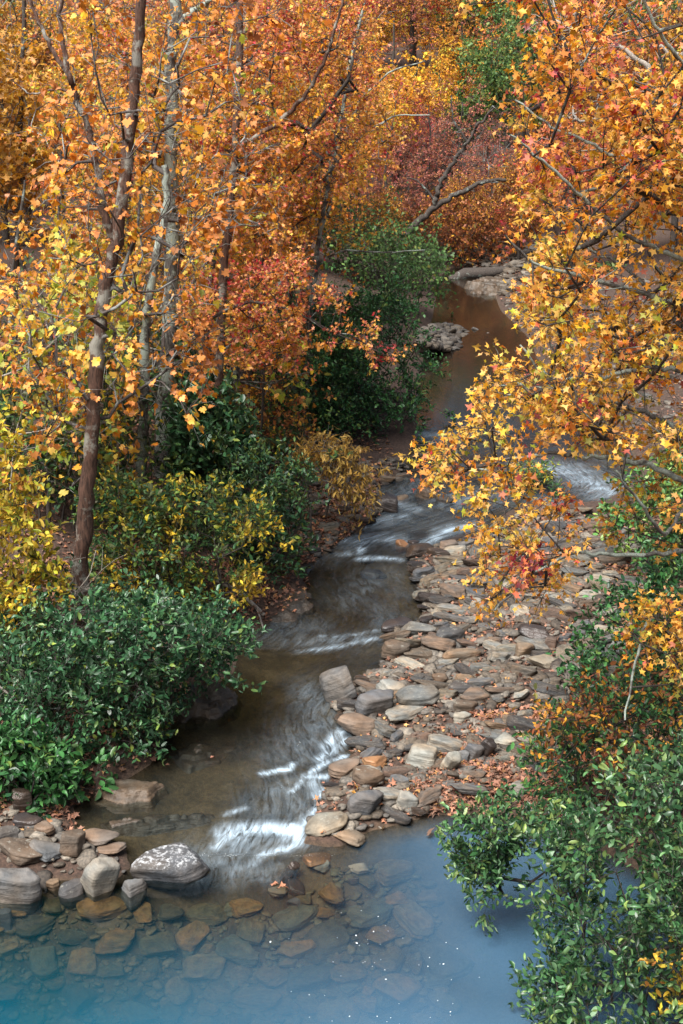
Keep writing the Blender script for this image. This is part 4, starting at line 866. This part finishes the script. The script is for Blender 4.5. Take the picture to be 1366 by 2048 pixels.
for i, (x, Y, h0) in enumerate([(60, 23, 500), (140, 25, 420), (395, 24, 300), (530, 24, 300), (585, 27, 200), (425, 26, 380), (20, 20.5, 620), (262, 25, 420), (110, 21.5, 560)]):
    P = pl([(x, 960), (x+rs.normal(0, 5), 760), (x+rs.normal(0, 9), 560), (x+rs.normal(0, 12), h0), (x+rs.normal(0, 16), h0-260)], Y)
    plant('sapling', 'bare thin dark stem ' + ['left of the forked trunk, second from the frame edge', 'just left of the forked trunk, further back', 'right of the tall grey trunk, nearer one', 'right of the reddish trunk', 'left of the slender creek side trunk', 'between the grey and the reddish trunk, further back', 'nearest the left frame edge', 'between the forked and the lichened trunk', 'left of the forked trunk, nearest to its foot'][i], 'tree', [(extend_down(P), .045, .02)],
          sample_px([(x-60, h0-100), (x+60, h0-100), (x+70, 800), (x-70, 800)], 14, Y-.8, Y+.8, rs, 6, 30), M_GOLD, 300+i, 'bare stems in the left wood', bark=B_DARK, twig=.5, twigs=3, per=1, size=.11, tmpl=T_KITE, tint=(.4, .2))
# --- small pale dead branches on the left
def dead(label, lines, Y, seed, A):
    plant('dead_branch', label, 'dead branch', [(pl(lines[0], Y), .014, .004)], A, M_YSH, seed, 'pale dead branches on the left bank', bark=B_PALE, twig=.35, twigs=2, bare=True, limbs=[(pl(q, Y), .009, .003) for q in lines[1:]], parts=('stem', 'twigs', 'foliage'), tipr=.003)
dead('pale bare branches fanning across the dark wood left of the forked trunk', [[(-20, 760), (40, 740), (100, 690), (150, 640)], [(30, 870), (90, 860), (150, 830), (185, 790)], [(20, 980), (30, 870), (60, 770), (50, 700)]], 18.2, 41, sample_px([(0, 620), (180, 620), (180, 900), (0, 900)], 26, 17.8, 18.6, rs, 8, 40))
dead('pale bare branching stem at the foot of the forked trunk', [[(30, 1278), (90, 1250), (140, 1200), (180, 1150), (192, 1100)], [(90, 1250), (150, 1262), (200, 1240)], [(150, 1200), (120, 1140), (118, 1120)]], 15.9, 42, sample_px([(110, 1080), (220, 1080), (210, 1260), (110, 1250)], 18, 15.7, 16.1, rs, 6, 20))
dead('tangled grey vine hanging at the left edge of the thicket', [[(-10, 1365), (30, 1400), (70, 1430), (105, 1460)], [(40, 1340), (80, 1345), (90, 1370), (70, 1400), (40, 1380)]], 14.6, 43, sample_px([(20, 1330), (100, 1340), (100, 1440), (30, 1430)], 16, 14.5, 14.8, rs, 5, 15))

# --- shrubs
def shrub(name, label, poly, Y0, Y1, n, mat, seed, tmpl=T_OVAL, size=.09, tint=(.5, .2), stems=5, twig=.28, tw=4, per=6, group=None, basepx=None, baseY=None, tintf=None, sp=26, bark=B_DARK, up=1.0, tilt=.7, droop=.1, tipr=.003, clumps=None, r=.02):
    A = sample_px(poly, n, Y0, Y1, rs, clumps or max(10, n//6), sp); a = np.array(poly, float)
    by = baseY or (Y0+Y1)/2+.2; rng = np.random.default_rng(seed); trunks = []
    bx0, bx1 = (basepx or (a[:, 0].min()+.25*np.ptp(a[:, 0]), a[:, 0].max()-.25*np.ptp(a[:, 0])))
    # the foot of each stem stands on the soil below the crown
    for k in range(stems):
        u = bx0+(bx1-bx0)*(k+.5)/stems; x = at(u, 1400, by)[0]; yy = by+rng.normal(0, .25); z = hz(x, yy)
        tgt = A[np.argmin((A[:, 0]-x)**2+(A[:, 1]-yy)**2*.3+.2*(A[:, 2]-z)**2)]
        tip = np.array([x+(tgt[0]-x)*.6, yy+(tgt[1]-yy)*.6, z+max(.35, (np.median(A[:, 2])-z)*.7)])
        foot = np.array([x, yy, z-.08]); mid = (foot+tip)/2+rng.normal(0, .06, 3)
        trunks.append((np.stack([foot, mid, tip]), r, r*.45))
    A = A[A[:, 2] > height(A[:, 0], A[:, 1])+.04]
    A = A[A[:, 2] > zw(A[:, 1])+.08]
    return plant(name, label, 'shrub', trunks, A, mat, seed, group, bark=bark, base=(trunks[0][0][0][0], by, trunks[0][0][0][2]), twig=twig, twigs=tw, per=per, size=size, tint=tint, tmpl=tmpl, parts=('stem', 'branches', 'foliage'), up=up, tilt=tilt, droop=droop, tintf=tintf, tipr=tipr, sides=6, downpen=.4)
shrub('yellow_shrub', 'tall yellow green shrub at the left frame edge', [(-120, 830), (20, 840), (60, 930), (140, 1020), (130, 1190), (60, 1240), (30, 1300), (-120, 1320)], 15.2, 16.8, 190, M_YSH, 51, size=.10, tint=(.55, .18), tw=4, per=6)
shrub('blue_green_shrub', 'dense blue green shrub below the coral sprays', [(300, 900), (330, 800), (400, 765), (470, 810), (510, 870), (500, 960), (440, 1000), (350, 980)], 19.4, 21, 190, M_BSH, 52, size=.13, tint=(.5, .22), per=6)
shrub('blue_green_shrub', 'looser grey green shrub right of the dense blue green one', [(420, 950), (520, 900), (620, 925), (630, 990), (590, 1080), (600, 1150), (540, 1180), (440, 1080)], 18.8, 20.4, 190, M_BSH, 53, size=.085, tint=(.65, .2), per=6)
def mixf(P):
    x, y = px_of(P); return .32*np.clip(vnoise(x, y, .012, 4)*2-.8, -1, 1)+.1
shrub('mixed_shrub', 'green shrub with bright yellow sprays behind the dark thicket', [(170, 1000), (280, 950), (420, 980), (560, 1000), (570, 1080), (520, 1130), (500, 1200), (300, 1210), (180, 1190)], 17.2, 18.8, 330, M_MSH, 54, size=.085, tint=(.42, .16), tintf=mixf)
shrub('dark_thicket', 'large dark glossy green thicket along the left bank', [(60, 1215), (200, 1195), (330, 1200), (470, 1220), (505, 1290), (440, 1330), (350, 1370), (365, 1450), (345, 1490), (300, 1560), (220, 1590), (120, 1560), (-60, 1500), (-80, 1280)], 14.0, 16.9, 1000, M_BSH, 55, size=.085, tint=(.45, .2), stems=9, per=6, droop=.15)
shrub('broad_leaved_shrub', 'broad leaved bright green shrub overhanging the left boulders', [(-100, 1450), (100, 1470), (170, 1540), (150, 1610), (70, 1650), (-100, 1650)], 13.3, 14.5, 220, M_GSH, 56, size=.115, tint=(.40, .2), per=6)
shrub('holly_thicket', 'tall dark green holly like thicket at the edge of the upper pool', [(560, 660), (620, 600), (690, 620), (740, 560), (770, 590), (800, 560), (830, 610), (845, 640), (835, 690), (880, 735), (850, 780), (845, 830), (815, 890), (740, 920), (640, 900), (560, 880)], 25.0, 29.5, 560, M_GSH, 57, tmpl=T_OVAL, size=.085, tint=(.42, .2), stems=8, twig=.4, tw=5, per=7)
shrub('holly_thicket', 'grey green thicket of bare twigs behind the holly', [(690, 500), (780, 470), (880, 520), (880, 600), (780, 600)], 36, 40, 200, M_FGRN, 58, tmpl=T_KITE, size=.12, tint=(.3, .2), stems=5, twig=.6, tw=4, per=3)
shrub('straw_shrub', 'straw yellow drooping shrub over the left bank stones', [(570, 900), (640, 865), (700, 890), (745, 960), (742, 1040), (720, 1010), (640, 960), (580, 950)], 20.6, 21.6, 80, M_STRAW, 59, tmpl=T_NARROW, size=.11, tint=(.5, .25), stems=3, droop=-.9, twig=.3, per=5, bark=B_TWIG, basepx=(600, 660))
shrub('rust_shrub', 'rust coloured undergrowth in front of the holly', [(470, 760), (600, 800), (640, 900), (560, 930), (470, 880)], 22, 24, 90, M_RUSTL, 60, tmpl=T_KITE, size=.09, tint=(.5, .25), stems=4, per=3)
shrub('green_shrub', 'green undergrowth deep in the left wood', [(150, 880), (300, 860), (620, 860), (560, 980), (300, 1020), (150, 1000)], 21.5, 24.5, 260, M_MSH, 61, size=.10, tint=(.35, .22), stems=7, per=4)
shrub('green_shrub', 'dark green undergrowth added as shade in the wood behind the trunks', [(330, 560), (600, 560), (620, 760), (600, 880), (300, 880)], 29, 32, 330, M_GSH, 62, size=.14, tint=(.4, .25), stems=7, per=5, twig=.5)  # added dark filler standing in for canopy shade behind the trunks
shrub('green_shrub', 'dark undergrowth added for canopy shade at the far left of the wood', [(-150, 600), (330, 600), (330, 960), (-150, 960)], 27, 30, 300, M_FGRN, 63, size=.14, tint=(.2, .2), stems=7, per=4, twig=.5)  # added to hide lit ground where the canopy would shade it
shrub('green_shrub', 'dark undergrowth added as shade behind the tall yellow green shrub', [(-100, 700), (200, 700), (330, 760), (330, 1000), (180, 1010), (-100, 900)], 18.8, 21, 330, M_MSH, 64, size=.10, tint=(.22, .2), stems=7, per=5, twig=.4)  # added dark leaves in place of shade on the slope
shrub('green_shrub', 'dark leafy mass added as shade between the thick trunks', [(240, 620), (420, 640), (440, 800), (300, 960), (240, 940)], 23.5, 26, 260, M_GSH, 65, size=.11, tint=(.35, .2), stems=5, per=5, twig=.4)  # added dark mass, imitates the shaded gap
shrub('holly_thicket', 'fresh green thicket spreading left of the holly below the coral sprays', [(500, 640), (600, 620), (700, 650), (720, 860), (600, 880), (520, 800)], 24.0, 26.5, 360, M_GSH, 66, size=.08, tint=(.55, .25), stems=6, twig=.4, tw=5, per=7)
# right bank
shrub('right_bank_shrub', 'big bright green shrub over the pool at the lower right corner', [(1080, 1880), (1100, 1760), (1090, 1700), (1120, 1640), (1180, 1590), (1260, 1540), (1450, 1500), (1500, 2150), (1060, 2150), (1040, 2010), (1100, 1960)], 9.3, 11.4, 520, M_RSH, 71, size=.075, tint=(.42, .26), stems=8, twig=.26, tw=4, per=6, tipr=.0025, basepx=(1250, 1480), baseY=10.6, up=.8, droop=.25)
shrub('right_bank_shrub', 'thin leafy branch of green leaves hanging over the calm pool', [(890, 1640), (960, 1610), (1060, 1590), (1120, 1620), (1080, 1700), (1020, 1720), (1010, 1790), (960, 1790), (950, 1750), (890, 1740)], 11.2, 11.9, 100, M_RSH, 72, size=.07, tint=(.45, .2), stems=3, twig=.18, tw=4, per=6, basepx=(1150, 1230), baseY=12.6, tipr=.0025)
shrub('right_bank_shrub', 'dark green shrub behind the bar under the sweetgum', [(1150, 1330), (1180, 1200), (1230, 1120), (1450, 1080), (1450, 1480), (1200, 1460), (1150, 1400)], 14.6, 16.8, 300, M_GSH, 73, size=.085, tint=(.32, .28), stems=6, per=6, basepx=(1240, 1400))
shrub('right_bank_shrub', 'sparse green and rust shrub at the right end of the bar', [(1040, 1560), (1070, 1490), (1130, 1400), (1300, 1360), (1450, 1400), (1450, 1650), (1250, 1640), (1100, 1620)], 12.2, 14.2, 170, M_GSH, 74, size=.075, tint=(.45, .28), stems=6, per=5, basepx=(1180, 1400))
shrub('right_bank_shrub', 'bright green shrub at the right frame edge above the bar', [(1210, 1000), (1270, 930), (1450, 900), (1450, 1120), (1230, 1110)], 18.5, 20.5, 190, M_GSH, 75, size=.10, tint=(.8, .2), stems=4, per=6)
shrub('yellow_sapling', 'yellow leaved sapling on the flat rocks at the right', [(1270, 690), (1320, 670), (1340, 720), (1310, 800), (1270, 790)], 30, 31, 40, M_YSH, 76, size=.13, tint=(.55, .15), stems=2, per=5)
shrub('yellow_sapling', 'small yellow shrub in the lower right corner', [(1345, 1870), (1440, 1860), (1450, 2100), (1345, 2080)], 9.3, 9.8, 40, M_YSH, 77, size=.07, tint=(.65, .12), stems=2, per=5, basepx=(1400, 1440))
shrub('moss_clump', 'olive grassy clump in the upper rapids behind hanging leaves', [(1030, 930), (1100, 935), (1140, 1000), (1080, 1050), (1000, 1060), (960, 1080), (1000, 1000)], 22.5, 24, 90, M_MSH, 78, tmpl=T_NARROW, size=.10, tint=(.5, .12), stems=4, per=5, twig=.2)
shrub('right_bank_shrub', 'low green shrubs at the far right bank of the upper pool', [(1000, 540), (1450, 520), (1450, 640), (1200, 640), (1050, 590)], 44, 48, 240, M_FGRN, 79, tmpl=T_KITE, size=.2, tint=(.4, .25), stems=6, per=4, twig=.6)
shrub('rust_shrub', 'dark russet undergrowth added to darken the bank under the leaning trunk', [(640, 430), (800, 400), (960, 420), (1040, 500), (960, 530), (880, 505), (760, 500)], 46.6, 51, 420, M_RUSTL, 81, tmpl=T_KITE, size=.13, tint=(.25, .25), stems=8, per=5, twig=.6)  # added over the sunlit bank to make it look dark
shrub('grey_thicket', 'dark green and grey thicket at the left of the pool end', [(600, 420), (800, 430), (900, 540), (860, 560), (700, 560)], 40, 45, 300, M_FGRN, 82, tmpl=T_KITE, size=.12, tint=(.2, .2), stems=8, per=4, twig=.6)
shrub('rust_shrub', 'rust and pink undergrowth above the far end of the pool', [(840, 400), (1040, 380), (1060, 500), (860, 500)], 50, 55, 300, M_RUSTL, 80, tmpl=T_KITE, size=.16, tint=(.4, .3), stems=6, per=4, twig=.7)

shrub('rust_shrub', 'rust brown twiggy bush inside the right bank greenery', [(1110, 1400), (1250, 1330), (1420, 1300), (1430, 1560), (1200, 1600), (1080, 1540)], 12.0, 13.8, 90, M_RUSTL, 83, size=.07, tint=(.4, .3), stems=5, per=4, basepx=(1180, 1400), twig=.4)
# --- leaning tree and bare tree at the head of the pool
plant('leaning_tree', 'dark lichened trunk leaning out over the upper pool', 'tree', [(extend_down(pl([(795, 490), (812, 470), (850, 430), (890, 400), (935, 378), (970, 362), (1012, 360)], 46)), .15, .05)], sample_px([(850, 300), (1000, 200), (1030, 360), (930, 380)], 30, 45, 47, rs, 10, 25), M_RUSTL, 85, bark=B_DARK, twig=.9, twigs=2, bare=True, twigmat=B_TWIG,
      limbs=[(pl([(870, 410), (872, 390), (890, 350), (915, 310), (935, 285), (955, 250), (990, 215)], 46), .10, .03), (pl([(935, 285), (905, 240), (902, 190)], 46), .05, .02), (pl([(870, 400), (835, 360), (812, 355)], 46), .05, .02)], tipr=.006)
# fallen logs
lt = Tubes(); lp = pl([(900, 562), (930, 548), (985, 545), (1010, 540)], 46); lt.add(lp-lp[0], [.16, .2, .18, .12], 8)
o = obj('fallen_log', lt.mesh('fallen_log', B_DARK), None, tuple(lp[0])); props(o, 'dark fallen log lying across the far end of the upper pool', 'log')
lt = Tubes(); lp = pl([(1230, 1030+240), (1300, 1275), (1400, 1290)], 17.2); lt.add(lp-lp[0], [.06, .07, .06], 8)
lt = Tubes(); lp = np.array([ground(430, 1200)[0]+[0, 0, .3], ground(480, 1215)[0]+[0, 0, .25], ground(530, 1240)[0]+[0, 0, .06]]); lt.add(smooth_line(lp-lp[0], 10), .03, 6)
lp2 = np.array([ground(480, 1215)[0]+[0, 0, .25], ground(515, 1232)[0]+[0, 0, .12], ground(528, 1262)[0]]); lt.add(smooth_line(lp2-lp[0], 8), .014, 5)
o = obj('driftwood', lt.mesh('driftwood', B_PALE), None, tuple(lp[0])); props(o, 'weathered pale driftwood limb lying at the creek bend', 'driftwood')

# ------------------------------------------------------------------ far wood: a few kinds, copied
def far_tree(name, mat, seed, H_=10.0, R_=3.4, n=150, size=.17, tint=(.5, .22), tw=5, per=9, bark=B_DARK, bottom=.18):
    rng = np.random.default_rng(seed); q = rng.normal(size=(n, 3)); q /= np.linalg.norm(q, axis=1)[:, None]; q *= rng.random(n)[:, None]**.4
    cl = rng.normal(size=(12, 3)); cl /= np.linalg.norm(cl, axis=1)[:, None]; cl *= .75; q = q*.45+cl[rng.integers(0, 12, n)]*.75
    A = q*np.array([R_, R_, H_*(1-bottom)/2])+np.array([0, 0, H_*(bottom+(1-bottom)/2)])
    T = np.array([[0, 0, -.5], [.1, 0, H_*.3], [-.1, .1, H_*.6], [.05, 0, H_*.85]])
    return plant(name, 'far tree', 'tree', [(T, .17, .04)], A, mat, seed, 'far trees', bark=bark, base=(0, 0, 0), twig=.8, twigs=tw, per=per, size=size, tint=tint, tmpl=T_KITE, tilt=.9, droop=-.1, tipr=.009, sides=6)
KIND = {
 'gold': (far_tree('golden_tree', M_GOLD, 501, tint=(.55, .16)), 'golden yellow tree'),
 'orange': (far_tree('orange_tree', M_STAR_C, 502, tint=(.5, .2)), 'orange tree'),
 'coral': (far_tree('coral_tree', M_STAR_C, 503, tint=(.22, .15)), 'coral red tree'),
 'mauve': (far_tree('russet_tree', M_MAUVE, 504, size=.14, per=8, tint=(.45, .25)), 'mauve russet tree'),
 'pink': (far_tree('pink_tree', M_RED, 505, size=.14, tint=(.45, .15)), 'pink red tree'),
 'green': (far_tree('green_tree', M_FGRN, 506, size=.2, tw=6, tint=(.5, .25)), 'green tree'),
 'rust': (far_tree('rust_tree', M_RUSTL, 507, tint=(.5, .25)), 'rust brown tree')}
used_kind = set()
def far(kind, x, y, H_, label, width=1.0, group='far trees beyond the upper pool'):
    src = KIND[kind][0]
    if kind in used_kind:
        r = src.copy(); COL.objects.link(r)
        for c in src.children: d = c.copy(); COL.objects.link(d); d.parent = r
    else: r = src; used_kind.add(kind)
    r.location = (x, y, hz(x, y)-.1); r.rotation_euler = (0, 0, random.uniform(0, 6.28)); s = H_/10.0
    r.scale = (s*width, s*width, s); r['label'] = label; r['group'] = group; r['category'] = 'tree'; return r
def far_px(kind, px, pytop, Y, label, width=1.0):
    t = at(px, pytop, Y); far(kind, t[0], Y, max(3.0, t[2]-hz(t[0], Y)), label, width)
far_px('gold', 790, -40, 56, 'golden yellow tree at the top centre beyond the pool', 1.1)
far_px('gold', 715, -30, 52, 'golden tree left of the top centre', .9)
far_px('gold', 860, 40, 60, 'small golden tree right of the top centre', .9)
far_px('green', 985, 20, 62, 'round green tree left of the orange sweetgum top', 1.0)
far_px('green', 1060, -10, 66, 'second green tree, half hidden by the sweetgum', 1.0)
far_px('rust', 930, 40, 78, 'brownish tree on the hill behind the green one', 1.0)
far_px('mauve', 925, 150, 56, 'dusky red tree in the centre above the pool', 1.0)
far_px('mauve', 860, 160, 52, 'purplish bare twigged tree left of the dusky red one', 1.0)
far_px('mauve', 775, 230, 47, 'purplish low tree behind the leaning trunk', 1.1)
far_px('pink', 800, 130, 54, 'pink red tree half behind the golden sprays', .8)
far_px('pink', 835, 150, 58, 'pink red tree glowing behind the purplish ones', .7)
far_px('mauve', 990, 240, 50, 'dusky red tree beside the sweetgum edge', 1.0)
far_px('rust', 950, 330, 49, 'low rust brown tree above the far end of the pool', 1.1)
far_px('coral', 1040, 350, 49, 'coral pink low tree right of the pool end', 1.1)
far_px('coral', 700, 90, 50, 'coral tree left of the golden one', 1.0)
far_px('rust', 760, 360, 42, 'rust tree on the left bank at the head of the pool', 1.0)
k = 0
LABF = {'gold': 'golden', 'orange': 'orange', 'coral': 'coral red', 'rust': 'rust brown', 'green': 'green', 'mauve': 'dusky red'}
for i in range(30):      # left wood, further ranks
    px = -150+(i*37 % 800)+rs.uniform(-20, 20); Y = 33+ (i % 5)*6.5+rs.uniform(0, 3); kd = ['orange', 'gold', 'coral', 'gold', 'orange'][int(rs.integers(0, 5))]
    if px > 640 and Y < 45: continue
    if px < 60: kd = ['green', 'rust'][i % 2]  # darker kinds here stand in for shade at the left edge
    wh = ['at the left frame edge', 'behind the forked trunk', 'behind the tall grey trunk', 'behind the reddish trunk', 'behind the slender creek side tree'][int(np.clip((px+60)//165, 0, 4))]
    far_px(kd, px, rs.uniform(-80, 60), Y, f"{LABF[kd]} tree {wh}, {['first', 'second', 'third', 'fourth', 'hindmost'][i % 5]} row of the wood", 1.0)
for i in range(24):      # right side beyond the rock flat
    px = 1030+(i*61 % 620)+rs.uniform(-20, 20); Y = 46+(i % 4)*8+rs.uniform(0, 4); kd = ['orange', 'rust', 'coral', 'mauve', 'green'][int(rs.integers(0, 5))]
    far_px(kd, px, rs.uniform(-60, 200) if px > 1120 else rs.uniform(240, 300), Y, f"{LABF[kd]} tree behind the {['left', 'middle', 'right'][int(np.clip((px-1030)//120, 0, 2))]} part of the sweetgum crown, {['nearest', 'second', 'third', 'hindmost'][i % 4]} row", 1.0)
for i in range(60):     # rows up the hill
    px = 560+(i*53 % 700)+rs.uniform(-20, 20); Y = 68+(i % 5)*12+rs.uniform(0, 6); kd = ['rust', 'mauve', 'gold', 'orange', 'green'][int(rs.integers(0, 5))]
    t = at(px, 100, Y); far(kd, t[0], Y, rs.uniform(8, 10.5)*(.8 if Y < 90 else 1), f"{LABF[kd]} tree on the hillside {['above the slender tree', 'above the golden tree', 'above the dusky red trees', 'above the green tree', 'behind the sweetgum'][int(np.clip((px-560)//140, 0, 4))]}, {['lowest', 'second', 'third', 'fourth', 'topmost'][i % 5]} row", 1.15)

# ------------------------------------------------------------------ fallen leaves: uncountable litter
def litter(name, polys, size, zoff=.012, water=False, lab=None):
    LP = []
    for poly, m in polys:
        lo, hi = poly.min(0), poly.max(0); P = lo+(hi-lo)*RNG.random((m*4, 2)); P = P[in_poly(P, poly)]
        P = P[vnoise(P[:, 0], P[:, 1], 1.7, 8)+.35*RNG.random(len(P)) > .35][:m]
        d = poly_sd(P, WPOLY); P = P[(d > -.02) | (RNG.random(len(P)) < (.03 if not water else 1))]
        z = np.maximum(height(P[:, 0], P[:, 1]), zw(P[:, 1]))+zoff+RNG.random(len(P))*.03; LP.append(np.c_[P, z])
    LP = np.vstack(LP); tip = RNG.normal(0, 1, (len(LP), 3)); tip[:, 2] *= .15
    me = leaves_mesh(name, LP, tip, T_STAR, size, RNG.normal(.45, .32, len(LP)), M_LIT, RNG, .4, 1.0); o = obj(name, me); props(o, kind='stuff')
LSH = pxpoly([(-100, 1700), (-100, 1250), (500, 1150), (640, 1115), (620, 1215), (545, 1245), (480, 1290), (385, 1400), (300, 1530), (150, 1620), (200, 1690)])
LWOOD = pxpoly([(-200, 1250), (-200, 760), (620, 760), (780, 900), (780, 1010), (640, 1115), (500, 1200)])
RBK = pxpoly([(1180, 1050), (1500, 1000), (1600, 1700), (1300, 1720), (1080, 1650), (960, 1625), (990, 1560), (1180, 1450), (1250, 1250)])
gravel('bed_gravel', [(BED, 2600)], 800, .05, .17, R_BED)
NEARB = pxpoly([(860, 1520), (960, 1440), (1120, 1440), (1250, 1560), (1180, 1660), (1000, 1625), (860, 1632), (800, 1640)])
litter('fallen_leaves', [(BAR, 5500), (LSH, 6500), (LWOOD, 14000), (RBK, 10000), (LBK, 4200), (FARBK, 1500), (PEND, 1500), (NEARB, 5000)], .085)
# floating leaves and foam flecks on the pool
rf = np.random.default_rng(4)
fleck = mesh('foam_fleck', ICO1[0]*np.array([1, .7, .25]), ICO1[1], None, None, True)
mw, n_, l_ = nmat('white foam'); pb = N(n_, 'ShaderNodeBsdfPrincipled'); pb.inputs['Base Color'].default_value = (.85, .88, .9, 1); pb.inputs['Roughness'].default_value = .5
oo = N(n_, 'ShaderNodeOutputMaterial'); l_.new(pb.outputs[0], oo.inputs[0]); fleck.materials.append(mw)
for i in range(50):
    px, py = rf.normal(760, 120), rf.uniform(1850, 2050)
    if rf.random() < .25: px, py = rf.uniform(660, 760), rf.uniform(1820, 1900)
    c = ground(px, py)[0]; s = .004+.009*rf.random()**5; o = obj('foam_fleck', fleck, None, (c[0], c[1], .003)); o.scale = (s*1.2, s, s); o.rotation_euler = (0, 0, rf.uniform(0, 3))
    props(o, 'tiny white foam fleck floating on the pool', 'foam fleck', 'foam flecks drifting on the pool')
ml = [('brown leaf floating on the pool right of the bar tip', 850, 1674, .16, .15), ('red leaf in the shallows at the pool head', 552, 1778, .12, .75), ('orange red leaf floating below the splintered stones', 540, 1770, .10, .7),
      ('red leaf floating on the brown shallows', 420, 1520, .09, .6), ('rust leaf on the rock shelf near the thicket', 330, 1530, .08, .5), ('orange leaf lying on the layered ledge', 440, 1385, .09, .6)]
for lab, px, py, s, t in ml:
    c = ground(px, py)[0]; me = leaves_mesh('floating_leaf', np.zeros((1, 3)), np.array([[1.0, .3, 0]]), T_MAPLE, s, np.array([t]), M_LIT, rf, .1, 2)
    z = max(zw(c[1]), hz(c[0], c[1]))+.015+(.17 if 'ledge' in lab else 0); props(obj('floating_leaf', me, None, (c[0], c[1], z)), lab, 'leaf')

# ------------------------------------------------------------------ trees that still read alike: tell them apart along their row
seen = {}
for o in [o for o in scene.objects if o.get('category') == 'tree']: seen.setdefault(o['label'], []).append(o)
for lab, L in seen.items():
    if len(L) > 1:
        L.sort(key=lambda o: o.location.x/max(o.location.y, 1))
        for i, o in enumerate(L): o['label'] = lab+', '+['leftmost', 'next rightward', 'third rightward', 'fourth rightward', 'fifth rightward', 'sixth rightward'][min(i, 5)]
